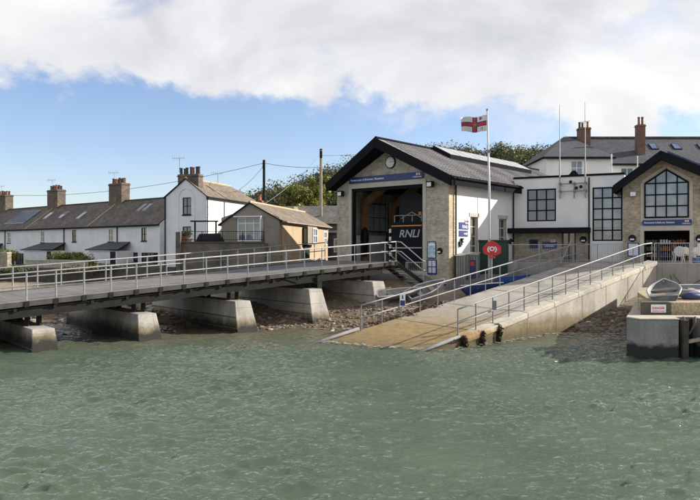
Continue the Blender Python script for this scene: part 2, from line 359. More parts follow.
def window(parent,fr,u0,u1,z0,z1,nc=2,nr=2,fm=None,gm=None,d=-.10,fw=.06,mw=.04,name='window',sill=None,zrows=None,label=None):
    fm=fm or m_upvc; gm=gm or m_glassd
    b=MB()
    b.fbox(fr,u0,u0+fw,d,d+.06,z0,z1).fbox(fr,u1-fw,u1,d,d+.06,z0,z1).fbox(fr,u0+fw,u1-fw,d,d+.06,z0,z0+fw).fbox(fr,u0+fw,u1-fw,d,d+.06,z1-fw,z1)
    for k in range(1,nc):
        u=u0+(u1-u0)*k/nc; b.fbox(fr,u-mw/2,u+mw/2,d+.005,d+.052,z0+fw,z1-fw)
    for z in (zrows or [z0+(z1-z0)*k/nr for k in range(1,nr)]):
        b.fbox(fr,u0+fw,u1-fw,d+.008,d+.049,z-mw/2,z+mw/2)
    w=b.build(name,fm,parent)
    if label: w['label']=label
    p=MB(); p.poly([fr(u0+.01,d+.012,z0+.01),fr(u1-.01,d+.012,z0+.01),fr(u1-.01,d+.012,z1-.01),fr(u0+.01,d+.012,z1-.01)]); p.build('pane',gm,w)
    if sill: MB().fbox(fr,u0-.06,u1+.06,-.12,.07,z0-.09,z0-.002).build('sill',sill,w)
    return w
def chimney(parent,x0,x1,y0,y1,z0,z1,m,pots,pm,ph=.6,name='chimney'):
    b=MB().box(x0,x1,y0,y1,z0,z1-.22).box(x0-.07,x1+.07,y0-.07,y1+.07,z1-.22,z1-.12).box(x0-.02,x1+.02,y0-.02,y1+.02,z1-.12,z1)
    c=b.build(name,m,parent,bevel=.015)
    for k,(fx,fy,mm) in enumerate(pots):
        x=x0+(x1-x0)*fx; y=y0+(y1-y0)*fy; hh=ph*(.85+.3*random.random())
        MB().lathe([(.15,0),(.13,.1),(.115,hh*.8),(.14,hh*.85),(.14,hh),(.10,hh)],(x,y,z1-.01),10).build('chimney_pot',mm,c,smooth=False)
    return c
def aerial(parent,x,y,z,h=1.2,rz=0,name='aerial'):
    b=MB().tube([(x,y,z),(x,y,z+h)],.022,6); c,s=math.cos(rz),math.sin(rz)
    b.tube([(x-.7*c,y-.7*s,z+h),(x+.5*c,y+.5*s,z+h)],.014,5)
    for k in range(6):
        q=-.65+.2*k; b.tube([(x+q*c-.25*s*0,y+q*s,z+h-.22),(x+q*c,y+q*s,z+h+.22)],.009,4)
    return b.build(name,m_steelpost,parent)
def railing(root,pts,heights,r=.03,post_m=None,rail_m=None,posts=None,pr=.028):
    """posts at each point; rails run through pts"""
    for p in (posts or pts):
        p=Vector(p); MB().tube([p-Vector((0,0,.05)),p+Vector((0,0,max(heights)-.01))],pr,8).build('post',post_m or m_steelpost,root)
    for k,h in enumerate(heights):
        MB().tube([Vector(p)+Vector((0,0,h)) for p in pts],r if k==0 else r*.85,8).build('top_rail' if k==0 else 'mid_rail',rail_m or m_galvw,root,smooth=True)
def leaf_cloud(clumps,size,mats,weights=None,flat=.35):
    """clumps: (centre, (rx,ry,rz), n). many small leaf faces through each clump"""
    V=[];M=[]
    for c,rad,n in clumps:
        d=rng.normal(size=(n,3)); d/=np.linalg.norm(d,axis=1)[:,None]
        rr=rng.random(n)**.45; ph=rng.random(3)*6
        rr*=1+.22*np.sin(d[:,0]*5+ph[0])*np.sin(d[:,1]*5+ph[1])+.15*np.sin(d[:,2]*7+ph[2])
        p=np.array(c)+d*rr[:,None]*np.array(rad)
        nr=d*.6+rng.normal(size=(n,3))*.6+np.array([0,0,.35]); nr/=np.linalg.norm(nr,axis=1)[:,None]
        t=np.cross(nr,rng.normal(size=(n,3))); t/=np.linalg.norm(t,axis=1)[:,None]; b=np.cross(nr,t)
        sz=size*(.55+.9*rng.random(n))[:,None]
        q=np.stack([p-t*sz,p-b*sz*.55,p+t*sz,p+b*sz*.55],1); V.append(q.reshape(-1,3))
        w=np.array(weights or [1]*len(mats),float); w*=.4+1.2*rng.random(len(w)); w/=w.sum()
        M.append(rng.choice(len(mats),size=n,p=w))
    V=np.concatenate(V); M=np.concatenate(M); n=len(M)
    b=MB(); b.v=[tuple(x) for x in V.tolist()]; b.f=[(4*k,4*k+1,4*k+2,4*k+3) for k in range(n)]; b.m=M.tolist()
    return b

# ------------------------------------------------------------------ ground, water
def ip(x,xs,ys): return np.interp(x,xs,ys)
def ground_z(X,Y):
    X=np.asarray(X,float); Y=np.asarray(Y,float)
    Ys=ip(X,[-60,-12,-7,0,3,6,9.5,11,14,20],[37.5,37,35.2,34.3,33.4,34.6,34.6,32.6,32.2,32])
    d=Y-Ys
    zp=ip(X,[-12,-3,0,40],[1.75,2.0,2.4,2.4])
    t=ip(d,[-30,-12,-3,0,4,6.2,8.6,20,40],[-3,-1.6,-.42,0,.8,1.4,2.4,2.4,2.6])
    z=np.where(t>.8,.8+(t-.8)*(zp-.8)/1.6,t)
    # the bushy hill behind the station and the hotel's rising ground
    hx=ip(X,[-40,-22,-14,-8,-4,0,8,15,22,28,36,80],[0,5.0,8.6,10.0,11.0,12.0,13.4,14.1,14.5,13.6,11,11])
    hill=hx*ip(Y,[62,72,84,100,130,170],[0,.25,.62,1.0,.9,.6])
    sl=ip(X,[16,22,60],[0,1,1])*ip(Y,[54,68],[0,4.2])
    z=z+np.maximum(hill,sl)
    z=z+.05*np.sin(X*1.7+Y*.6)*np.sin(Y*1.3-X*.4)*np.clip(d+3,0,1)+.03*np.sin(X*4.1)*np.sin(Y*3.7)
    return z
def gz(x,y): return float(ground_z(x,y))
def grid_mesh(xs,ys,zf,name,mats,smooth=True):
    XX,YY=np.meshgrid(xs,ys); ZZ=zf(XX,YY); nx,ny=len(xs),len(ys)
    me=bpy.data.meshes.new(name)
    co=np.stack([XX,YY,ZZ],-1).reshape(-1,3)
    i=np.arange(nx*ny).reshape(ny,nx)
    q=np.stack([i[:-1,:-1],i[:-1,1:],i[1:,1:],i[1:,:-1]],-1).reshape(-1,4)
    me.vertices.add(len(co)); me.vertices.foreach_set('co',co.ravel())
    me.loops.add(q.size); me.loops.foreach_set('vertex_index',q.ravel().astype(np.int32))
    me.polygons.add(len(q)); me.polygons.foreach_set('loop_start',(np.arange(len(q))*4).astype(np.int32))
    me.polygons.foreach_set('loop_total',np.full(len(q),4,np.int32))
    me.update(calc_edges=True); me.validate()
    me.polygons.foreach_set('use_smooth',np.ones(len(q),bool))
    for m in mats: me.materials.append(m)
    o=bpy.data.objects.new(name,me); COL.objects.link(o); return o
xs=np.concatenate([np.linspace(-700,-60,30),np.arange(-58,60,.6),np.linspace(62,700,30)])
ys=np.concatenate([np.linspace(-60,18,8),np.arange(20,60,.5),np.arange(60,175,2.5),np.linspace(180,1500,14)])
g=grid_mesh(xs,ys,ground_z,'ground',[m_terr]); g['kind']='structure'
# grass and earth above the beach
ms=g.data.materials; ms.append(m_soil); ms.append(m_asph)
cen=np.empty(len(g.data.polygons)*3); g.data.polygons.foreach_get('center',cen); cen=cen.reshape(-1,3)
idx=np.where((cen[:,1]>46)&((cen[:,0]<-3)|(cen[:,1]>60)),1,0); idx=np.where((idx==0)&(cen[:,1]>41.4)&(cen[:,0]>-2.5),2,idx)
g.data.polygons.foreach_set('material_index',idx.astype(np.int32))

def wave_z(X,Y):
    r=np.random.default_rng(3); z=np.zeros_like(X); n=130
    for k in range(n):
        lam=.16*(1.3/.16)**(r.random()**1.0); th=R(-80)+r.normal()*.55; kk=2*math.pi/lam
        a=.0074*lam**.92*(.6+.8*r.random())
        ph=kk*(X*math.cos(th)+Y*math.sin(th))+r.random()*6.28
        z+=a*(2*np.exp(1.25*(np.sin(ph)-1))-.82)
    for lam,th,a in ((3.1,-75,.007),(4.3,-50,.009),(2.3,-95,.006)):
        z+=a*np.sin(2*math.pi/lam*(X*math.cos(R(th))+Y*math.sin(R(th)))+lam)
    big=.8+.35*np.sin(X*.31+Y*.43+1)*np.sin(Y*.37-X*.22)+.2*np.sin(X*.9-Y*.5)*np.sin(Y*.8+X*.3)
    fade=np.clip((44-Y)/12,.3,1)
    return z*big*fade
xs=np.concatenate([np.linspace(-700,-31,24),np.arange(-29,29.01,.062),np.linspace(31,700,24)])
yy=[7.0]
while yy[-1]<40: yy.append(yy[-1]+.034+.0011*yy[-1])
ys=np.concatenate([np.linspace(-120,6,16),np.array(yy),np.linspace(40.5,60,6)])
def wz(X,Y):
    z=wave_z(X,Y); return np.where((np.abs(X)>30)|(Y<6.5)|(Y>40.2),0,z)
m_water,nt,b=newmat('sea_water'); L=nt.links
v=vmap(nt,(1,1,1)); n1=N(nt,'ShaderNodeTexNoise',Scale=.22,Detail=5.0,Roughness=.6); L.new(v,n1.inputs['Vector'])
r1=ramp(nt,.35,.68,(.064,.096,.062,1),(.106,.135,.090,1)); L.new(n1.outputs['Fac'],r1.inputs[0])
# shallow sandy water near the shore
gg=nt.nodes.new('ShaderNodeNewGeometry'); sp=nt.nodes.new('ShaderNodeSeparateXYZ'); L.new(gg.outputs['Position'],sp.inputs[0])
mr=N(nt,'ShaderNodeMapRange'); L.new(sp.outputs[1],mr.inputs[0]); mr.inputs[1].default_value=26; mr.inputs[2].default_value=34
wcol=mixc(nt,mr.outputs[0],r1.outputs[0],(.13,.115,.072))
v2=vmap(nt,(.8,1.5,1)); n2=N(nt,'ShaderNodeTexNoise',Scale=4.2,Detail=5.0,Roughness=.60,Distortion=.25); L.new(v2,n2.inputs['Vector'])
n4=N(nt,'ShaderNodeTexNoise',Scale=3.6,Detail=2.0,Roughness=.5,Distortion=.8,noise_type='RIDGED_MULTIFRACTAL'); L.new(v2,n4.inputs['Vector'])
ad=N(nt,'ShaderNodeMath',operation='MULTIPLY_ADD'); L.new(n4.outputs['Fac'],ad.inputs[0]); ad.inputs[1].default_value=.16; L.new(n2.outputs['Fac'],ad.inputs[2])
bp=N(nt,'ShaderNodeBump',Strength=1.0,Distance=.10); L.new(ad.outputs[0],bp.inputs['Height'])
df=nt.nodes.new('ShaderNodeBsdfDiffuse'); L.new(wcol,df.inputs['Color']); upv=nt.nodes.new('ShaderNodeCombineXYZ'); upv.inputs[2].default_value=1; L.new(upv.outputs[0],df.inputs['Normal'])
gl=nt.nodes.new('ShaderNodeBsdfGlossy'); gl.inputs['Roughness'].default_value=.07; L.new(bp.outputs[0],gl.inputs['Normal'])
fn=nt.nodes.new('ShaderNodeFresnel'); fn.inputs['IOR'].default_value=1.333; L.new(bp.outputs[0],fn.inputs['Normal'])
ms=nt.nodes.new('ShaderNodeMixShader'); L.new(fn.outputs[0],ms.inputs[0]); L.new(df.outputs[0],ms.inputs[1]); L.new(gl.outputs[0],ms.inputs[2]); L.new(ms.outputs[0],nt.nodes['Material Output'].inputs[0]); nt.nodes.remove(b)
w=grid_mesh(xs,ys,wz,'water',[m_water]); w['kind']='structure'

# beach stones and weed: nobody could count them
def stones(n,sampler,name,smin,smax,mats,weights):
    b=MB()
    for _ in range(n):
        x,y=sampler(); z=gz(x,y); s=smin*(smax/smin)**(random.random()**2.2); a=random.random()*6.28
        i=len(b.v); k=6; mi=random.choices(range(len(mats)),weights)[0]
        sx,sy,sz=s*(.7+.6*random.random()),s*(.6+.5*random.random()),s*(.35+.4*random.random())
        for zz,rr in ((-.6,.8),(.15,1),(.8,.55)):
            for j in range(k):
                q=2*math.pi*j/k+.3*random.random(); rj=rr*(.8+.35*random.random())
                px,py=sx*rj*math.cos(q),sy*rj*math.sin(q)
                b.v.append((x+px*math.cos(a)-py*math.sin(a),y+px*math.sin(a)+py*math.cos(a),z+zz*sz))
        for r_ in range(2):
            for j in range(k):
                b.f.append((i+r_*k+j,i+r_*k+(j+1)%k,i+(r_+1)*k+(j+1)%k,i+(r_+1)*k+j)); b.m.append(mi)
        b.f.append(tuple(i+2*k+j for j in range(k))); b.m.append(mi)
    o=b.build(name,mats); return o
def smp_left():
    x=random.uniform(-9,4.2); return x,random.uniform(34,39.6) if x>-5 else random.uniform(35,40)
st=stones(4200,smp_left,'beach_stones',.025,.17,m_peb,[5,3,4,.2]); tag(st,'loose brown and tan stones on the beach under the footbridge','beach stones',kind='stuff')
def smp_right():
    t=random.random(); x=random.uniform(9.5,14.5); y=random.uniform(31.0,36.5); return x,y
st=stones(2600,smp_right,'rubble_stones',.04,.24,m_peb,[4,3,3,.15]); tag(st,'brown rubble heaped between slipway wall and quay','rubble',kind='stuff')
def smp_far():
    return random.uniform(-24,-8),random.uniform(36,41)
st=stones(900,smp_far,'shore_stones',.05,.3,m_peb,[5,3,2,1]); tag(st,'tan stones along the shore behind the bridge piers at left','shore stones',kind='stuff')

# ------------------------------------------------------------------ lifeboat station: boathouse
ANG_B=math.atan2(-.644,.765)
bh=thing('boathouse','stone fronted lifeboat boathouse with wide gable roof, clock and open doorway','boathouse',(5.855,41.4,0),ANG_B)
WB=8.8; ZE=8.18; ZR=10.79; SL=(ZR-ZE)/5.0; XR=-4.4; TH=.46; LEN=21; ZF=2.62; BASE=1.9
fr=FX(0)
zt=lambda u: ZR-TH-.06-SL*abs(u-XR)
b=MB(); DO=(-7.5,-1.85,ZF,7.92)
b.wall(fr,-WB,0,BASE,zt,[DO],.45,0,[XR])
b.build('front_wall',m_stone,bh)
b=MB(); fs=SX(0); zs=zt(0)
hol=[(2.48,3.4,3.55,5.96),(6.15,7.19,3.55,5.96)]
b.wall(fs,0,.78,BASE,zs,[],.2,1); b.wall(fs,.78,8.6,BASE,zs,hol,.28,0,rmi=2); b.poly([fs(8.6,0,BASE),fs(LEN,0,BASE),fs(LEN,0,zs),fs(8.6,0,zs)],0)
b.build('side_wall',[m_white,m_quoin,m_dress],bh)
b=MB(); fl=LX(-WB); b.wall(fl,-LEN,0,BASE,zt(-WB),[(-5.2,-3.0,5.2,7.2),(-9.4,-7.0,5.2,7.2),(-13.6,-11.2,5.2,7.2)],.3); b.build('side_wall',m_stone,bh)
b=MB(); fb=lambda u,d,z:(u,LEN+d,z); b.wall(fb,-WB,0,BASE,zt,[(-6.6,-2.2,ZF,6.6)],.3,0,[XR]); b.build('rear_wall',m_stone,bh)
# door surround
b=MB(); b.fbox(fr,-7.75,-7.5,-.2,.05,ZF,7.92).fbox(fr,-1.85,-1.6,-.2,.05,ZF,7.92).fbox(fr,-7.75,-1.6,-.2,.06,7.92,8.24); b.build('door_surround',m_dress,bh,bevel=.01)
b=MB(); b.fbox(fr,-7.5,-7.38,-.3,-.05,ZF,7.9).fbox(fr,-1.97,-1.852,-.3,-.05,ZF,7.9).fbox(fr,-7.38,-1.97,-.3,-.05,7.72,7.9); b.build('door_frame',m_anth,bh)
# roof: the ridge runs forward of the eaves
oR,oE=1.48,.7
xe=.6; xl=-9.1
def zroof(x): return ZR-SL*abs(x-XR)
A=(xe,-oE,zroof(xe)); B_=(xe,8.0,zroof(xe)); 
b=MB()
b.slab([(xe,-oE,zroof(xe)),(xe,8.05,zroof(xe)),(XR,8.05,ZR),(XR,-oR,ZR)],TH,0,1)
b.slab([(.02,8.05,zroof(.02)),(.02,LEN+.6,zroof(.02)),(XR,LEN+.6,ZR),(XR,8.05,ZR)],TH,0,1)
b.slab([(xl,-oE,zroof(xl)),(XR,-oR,ZR),(XR,LEN+.6,ZR),(xl,LEN+.6,zroof(xl))],TH,0,1)
for k in range(58):
    y=-.6+k*.38; xx=xe-.02 if y<8 else .0
    f0=max(0,min(1,(y+oE)/.01)) ; a0=max(-oR,y)
    p0,p1=Vector((xx,y,zroof(xx)+.012)),Vector((XR+.08,y,zroof(XR+.08)+.012))
    b.beam(p0,p1,.04,.03,0)
    if k%3==0 and y<7.9: b.box(xe-.12,xe-.04,y-.05,y+.05,zroof(xe)+.02,zroof(xe)+.10,0)
for y in (-.95,-1.25): b.beam((XR+.55+(-.95-y)*-1.2+.9,y,zroof(XR+1.2)),(XR+.08,y,zroof(XR+.08)),.05,.05,0) if False else None
rf=b.build('roof',[m_metalroof,m_anth],bh)
b=MB()   # bargeboards and eaves fascia, proud of the slab
def barge(p,q,w=.06,h=.58):
    p=Vector(p);q=Vector(q); n=(q-p).cross(Vector((0,0,1))).normalized()*w
    if n.y>0: n=-n
    up=Vector((0,0,.035)); dn=Vector((0,0,h))
    b.hexa([p-dn+n,q-dn+n,q-dn-n*.05,p-dn-n*.05,p+up+n,q+up+n,q+up-n*.05,p+up-n*.05])
barge((xl-.02,-oE,zroof(xl)),(XR,-oR,ZR)); barge((XR,-oR,ZR),(xe+.02,-oE,zroof(xe)))
b.build('bargeboard',m_anth,rf)
b=MB(); b.box(xe+.004,xe+.07,-oE-.03,8.1,zroof(xe)-.5,zroof(xe)+.03); b.build('fascia',m_anth,rf)
b=MB(); b.tube([(xe+.13,-oE-.02,zroof(xe)-.10),(xe+.13,8.1,zroof(xe)-.10)],.07,8); b.tube([(.10,.62,zroof(0)-.55),(.10,.62,2.2)],.045,8); b.tube([(.10,8.0,zroof(0)-.7),(.10,8.0,2.6)],.05,8); b.build('gutter',m_anth,rf)
b=MB(); b.tube([(XR,-oR+.05,ZR+.03),(XR,LEN+.5,ZR+.03)],.10,8); b.build('ridge_tile',m_anth,rf)
# raised rooflight along the ridge on the sunny slope
def onr(d,y,h): return (XR+d,y,ZR-SL*d+h)
b=MB(); b.hexa([onr(.12,4.8,.02),onr(1.5,4.8,.02),onr(1.5,17,.02),onr(.12,17,.02),onr(.12,4.8,.30),onr(1.5,4.8,.30),onr(1.5,17,.30),onr(.12,17,.30)]); sk=b.build('rooflight',m_anth,rf)
b=MB()
for k in range(9):
    y0=4.9+k*1.34; b.hexa([onr(.18,y0,.305),onr(1.44,y0,.305),onr(1.44,y0+1.25,.305),onr(.18,y0+1.25,.305),onr(.18,y0,.33),onr(1.44,y0,.33),onr(1.44,y0+1.25,.33),onr(.18,y0+1.25,.33)])
b.build('pane',m_skyl,sk)
# clock
b=MB().disc(fr,-4.28,.0,9.42,.39,.09,28); ck=b.build('clock',m_black,bh)
MB().disc(fr,-4.28,.092,9.42,.33,.012,28).build('clock_face',m_signwhite,ck)
b=MB()
for k in range(12):
    a=k*math.pi/6; b.beam(fr(-4.28+.26*math.sin(a),.11,9.42+.26*math.cos(a)),fr(-4.28+.30*math.sin(a),.11,9.42+.30*math.cos(a)),.018,.018)
b.beam(fr(-4.28,.115,9.42),fr(-4.28+.17,.115,9.45),.03,.02); b.beam(fr(-4.3,.118,9.42),fr(-4.28+.24,.118,9.46),.022,.02); b.build('clock_hands',m_black,ck)
# side windows
for (a,c,z0,z1) in hol: window(bh,fs,a,c,z0,z1,2,4,m_dress,m_glassd,-.22,.07,.06,sill=m_dress)
for (a,c,z0,z1) in hol: MB().fbox(fs,a-.16,c+.12,.0,.035,z1+.003,z1+.24).build('window_head',m_dress,bh)
for u0,u1 in ((-5.2,-3.0),(-9.4,-7.0),(-13.6,-11.2)): window(bh,fl,u0,u1,5.2,7.2,3,2,m_anth,m_skyl,-.2)
window(bh,fb,-6.6,-2.2,ZF,6.6,4,4,m_anth,m_skyl,-.2,name='rear_glazing')
# inside: floor, lining, timber portal frames
b=MB().box(-WB+.32,-.32,.05,LEN-.3,ZF-.3,ZF); b.build('floor',m_conc,bh)
b=MB().box(-.30,-.26,.3,LEN-.3,ZF,zt(0)-.1); b.build('lining',m_intwall,bh)
for y in (2.2,5.6,9.2,13,17):
    b=MB().box(-8.45,-8.05,y,y+.32,ZF,7.2).box(-.75,-.35,y,y+.32,ZF,7.2); b.beam((-8.25,y+.16,7.1),(XR,y+.16,9.6),.3,.5); b.beam((-.55,y+.16,7.1),(XR,y+.16,9.6),.3,.5); b.build('timber_frame',m_wood,bh)
for y0,y1 in ((.7,2.0),(2.7,5.4),(6.0,9.0)): MB().box(-8.44,-8.38,y0,y1,ZF,4.9).build('wall_panel',m_posterw,bh)
# name board over the door
SW='Swanage Lifeboat Station'
ns=thing('name_board','long blue name board above the boathouse doorway under the clock','sign',bh.matrix_basis@Vector((0,0,0)),ANG_B,'blue station name boards')
MB().fbox(fr,-7.62,-1.78,.065,.12,8.27,8.66).build('board',m_blue,ns,bevel=.006)
text(SW,2.75,.17,ns,fr,-7.5,.122,8.36,m_signwhite)
b=MB().fbox(fr,-2.28,-1.98,.121,.125,8.47,8.61); lf=b.build('flag_emblem',m_signwhite,ns)
MB().fbox(fr,-2.28,-1.98,.1255,.128,8.525,8.555).fbox(fr,-2.15,-2.11,.1255,.128,8.47,8.61).build('red_cross',m_red,lf)
text('Lifeboats',.62,.085,ns,fr,-2.5,.122,8.34,m_signwhite)
# lamps on the front wall
def floodlamp(lbl,par,frx,u,z,ang,base):
    o=thing('wall_floodlight',lbl,'wall light',par,ang,'floodlights on the station gables')
    MB().fbox(frx,u-.2,u+.2,.12,.40,z-.16,z+.2).fbox(frx,u-.05,u+.05,.0,.12,z,z+.12).build('housing',base,o,bevel=.03)
    MB().fbox(frx,u-.15,u+.15,.401,.415,z-.12,z+.12).build('lens',m_lens,o); return o
floodlamp('black floodlight on the stone left of the boathouse doorway',bh.location,fr,-8.25,7.62,ANG_B,m_black)
floodlamp('black floodlight on the stone right of the boathouse doorway',bh.location,fr,-1.15,7.82,ANG_B,m_black)
def poster(lbl,par,ang,frx,u0,u1,z0,z1,m,nm='poster_board',d=0):
    o=thing(nm,lbl,'poster board',par,ang,'blue framed notice boards')
    b=MB(); b.fbox(frx,u0,u1,d+.002,d+.03,z0,z1); b.build('frame',m_blue,o,bevel=.005)
    MB().fbox(frx,u0+.06,u1-.06,d+.031,d+.036,z0+.06,z1-.06).build('notice',m,o); return o
q=poster('upper blue framed poster beside the boathouse doorway',bh.location,ANG_B,fr,-1.52,-.88,3.38,4.42,m_poster)
MB().fbox(fr,-1.42,-.98,.037,.04,4.16,4.28).build('headline',m_signwhite,q); MB().fbox(fr,-1.3,-1.05,.037,.04,3.5,3.7).build('picture',m_posterw,q)
q=poster('lower blue framed leaflet board beside the boathouse doorway',bh.location,ANG_B,fr,-1.52,-.84,2.42,3.33,m_blue)
for k in range(2):
    for j in range(2): MB().fbox(fr,-1.43+.28*k,-1.2+.28*k,.037,.041,2.52+.4*j,2.86+.4*j).build('leaflet',m_posterw,q)
def roundlamp(lbl,par,ang,frx,u,z,r=.19):
    o=thing('bulkhead_lamp',lbl,'wall lamp',par,ang,'round black bulkhead lamps')
    b=MB().disc(frx,u,0,z,r,.06,20).disc(frx,u,.06,z,r*.97,.10,20,r2=r*.62); b.build('housing',m_black,o)
    MB().fbox(frx,u-r*.55,u+r*.55,.09,.165,z-r*.55,z-r*.1).build('lens',m_lens,o); return o
roundlamp('round black bulkhead lamp beside the posters on the boathouse front',bh.location,ANG_B,fr,-.62,3.85)
roundlamp('round black bulkhead lamp at the far end of the white side wall',bh.location,ANG_B,fs,7.75,4.45,.22)
# signs on the white side wall
o=thing('side_sign','upper blue sign with small red flag on the sunlit white side wall','sign',bh.location,ANG_B)
MB().fbox(fs,1.1,2.2,.003,.03,5.16,5.58).build('board',m_blue,o); text('RNLI',.62,.2,o,fs,1.48,.031,5.22,m_signwhite)
b=MB().fbox(fs,1.8,2.24,.031,.045,5.50,5.78); e=b.build('flag_emblem',m_signwhite,o); MB().fbox(fs,1.82,2.22,.046,.05,5.6,5.68).fbox(fs,1.98,2.06,.046,.05,5.52,5.76).build('red_cross',m_red,e)
o=thing('side_sign','lower blue sign with pale arrow on the sunlit white side wall','sign',bh.location,ANG_B)
MB().fbox(fs,1.1,2.12,.003,.03,4.72,5.08).build('board',m_blue,o)
MB().fbox(fs,1.65,2.0,.031,.035,4.86,4.93).poly([fs(1.9,.034,5.0),fs(1.9,.034,4.79),fs(2.08,.034,4.895)]).build('arrow',m_signwhite,o)
o=thing('wall_phone','small dark shield shaped bracket under the blue side signs','wall bracket',bh.location,ANG_B)
MB().fbox(fs,1.28,1.5,.003,.14,4.35,4.62).fbox(fs,1.06,1.4,.003,.1,4.18,4.42).fbox(fs,1.1,1.22,.02,.12,4.08,4.2).build('body',m_black,o,bevel=.02)
MB().fbox(fs,1.36,1.46,.141,.15,4.42,4.52).build('badge',m_lens,o)

# the lifeboat inside, stern to the door
lb=thing('lifeboat','dark navy lifeboat parked inside the boathouse with white letters','lifeboat',bh.location,ANG_B)
def ring(y,w,zt_,zb,ch=.5): 
    x=-3.12; return [(x-w,y,zt_),(x-w*.97,y,zb+ch+.6),(x-w*.8,y,zb+ch),(x-w*.2,y,zb),(x+w*.2,y,zb),(x+w*.8,y,zb+ch),(x+w*.97,y,zb+ch+.6),(x+w,y,zt_)]
b=MB(); st_=[(.8,1.72,5.68,3.0),(4,1.78,5.7,3.0),(9,1.8,5.8,3.05),(12,1.3,6.1,3.2),(14,.5,6.4,3.8),(14.7,.08,6.5,4.4)]
rings=[ring(*q) for q in st_]; i0=0
for q in rings: b.v+=q
for k in range(len(rings)-1):
    for j in range(7): b.f.append((k*8+j,k*8+j+1,(k+1)*8+j+1,(k+1)*8+j)); b.m.append(0)
    b.f.append((k*8+7,k*8,(k+1)*8,(k+1)*8+7)); b.m.append(0)
b.f.append(tuple(range(8))); b.m.append(0)
hu=b.build('hull',m_navy,lb)
ft=FX(.8)
MB().fbox(ft,-4.8,-1.45,.012,.05,5.40,5.47).build('orange_stripe',m_orange,hu)
MB().fbox(ft,-4.7,-1.5,.012,.06,4.0,4.07).build('rubbing_strake',m_galv,hu)
text('RNLI',1.6,.48,lb,ft,-4.2,.02,4.70,m_posterg,shear=.25)
b=MB(); pr=[(x-.55,z+.1) for x,z in [(-4.2,5.5),(-4.15,6.6),(-3.9,7.2),(-3.4,7.5),(-2.9,7.55),(-2.5,7.35),(-2.2,6.8),(-2.1,5.5)]]
b.v=[(x,1.5,z) for x,z in pr]+[(x,7,z) for x,z in pr]; n=len(pr)
for k in range(n): b.f.append((k,(k+1)%n,n+(k+1)%n,n+k)); b.m.append(0)
b.f+= [tuple(range(n)),tuple(range(n,2*n))]; b.m+=[0,0]; b.build('wheelhouse',m_black,lb)
b=MB()
for x in (-4.7,-4.0,-3.3,-2.6,-1.9): b.tube([(x,.95,5.6),(x,.95,6.1)],.025,6)
b.tube([(-4.7,.95,6.1),(-1.6,.95,6.1)],.025,6); b.tube([(-4.2,1.0,5.9),(-3.4,1.05,6.3),(-2.6,1.0,5.9)],.03,6); b.build('stern_rail',m_galv,lb)
MB().lathe([(.09,0),(.12,.05),(.12,.16),(.05,.22)],(-2.75,1.05,6.1),10).build('orange_lamp',m_orange,lb)
for k in range(5): MB().box(-5.0,-4.86,.75,.95,3.0+.5*k,3.26+.5*k).build('fender',m_lens,lb,bevel=.02)
for k,(x,y,z) in enumerate(((-8.0,2.0,5.4),(-8.1,6.6,5.5),(-6.3,2.6,5.3))):
    o=thing('drysuit',('dark drysuit hanging nearest the left jamb','dark drysuit hanging deep inside the boathouse','dark drysuit hanging left of the lifeboat stern')[k],'drysuit',bh.location,ANG_B,'drysuits hanging in the boathouse')
    b=MB().tube([(x,y,z-1.9),(x,y,z-1.2),(x,y,z-.5),(x,y,z-.1),(x,y,z+.05)],[.16,.2,.25,.2,.06],10); b.tube([(x-.2,y,z-.15),(x-.3,y-.02,z-.8)],[.09,.06],6); b.tube([(x+.2,y,z-.15),(x+.3,y-.02,z-.8)],[.09,.06],6); b.build('suit',m_black,o,smooth=True)
    MB().tube([(x,y,z+.05),(x,y,z+2.2)],.012,5).build('hanger',m_steelpost,o)

# ------------------------------------------------------------------ white flat roofed block
ANG_W=math.atan2(-.435,.9); WL=(11.18,47.73,0)
wb=thing('station_block','white rendered flat roofed station block with big black framed windows','building',WL,ANG_W)
ZP=8.72; zg=3.16; WW=7.02
wl=[(.88,2.79,5.82,8.0),(5.09,6.92,4.48,7.96)]
b=MB(); b.wall(fr,.02,7.02,5.36,ZP,[wl[0],wl[1] if False else (5.09,6.92,5.36,7.96)],.16); b.build('upper_wall',m_white,wb)
b=MB(); b.wall(fr,4.95,7.02,2.2,5.36,[(5.09,6.92,4.48,5.36)],.16); b.build('lower_wall',m_white,wb)
b=MB(); f2=FX(.03); b.wall(f2,-1.2,4.93,2.2,5.36,[(3.15,4.05,zg,5.1)],.2); b.build('stone_ground_floor',m_stone2,wb)
b=MB(); b.poly([(.02,0,ZP),(WW,0,ZP),(WW,9,ZP),(.02,9,ZP)]); b.build('flat_roof',m_asph,wb)
b=MB(); b.poly([(WW,.01,2.2),(WW,9,2.2),(WW,9,ZP),(WW,.01,ZP)]); b.poly([(.02,9,2.2),(WW,9,2.2),(WW,9,ZP),(.02,9,ZP)]); b.poly([(.02,0,5.3),(.02,9,5.3),(.02,9,ZP),(.02,0,ZP)]); b.build('rear_wall',m_white,wb)
b=MB().box(-.04,WW+.04,-.07,.2,ZP,ZP+.13); b.build('coping',m_anth,wb)
b=MB().box(-1.3,4.98,-.95,.0,5.02,5.36); b.build('canopy',m_anth,wb,bevel=.01)
window(wb,fr,*wl[0],3,3,m_anth,m_glassm,-.08,.09,.08,label='three by three black framed upper window')
window(wb,fr,*wl[1],3,5,m_anth,m_glassl,-.08,.09,.08,label='tall black framed stair window of five rows')
MB().fbox(fr,4.85,4.92,.002,.08,3.2,ZP-.1).build('downpipe',m_anth,wb)
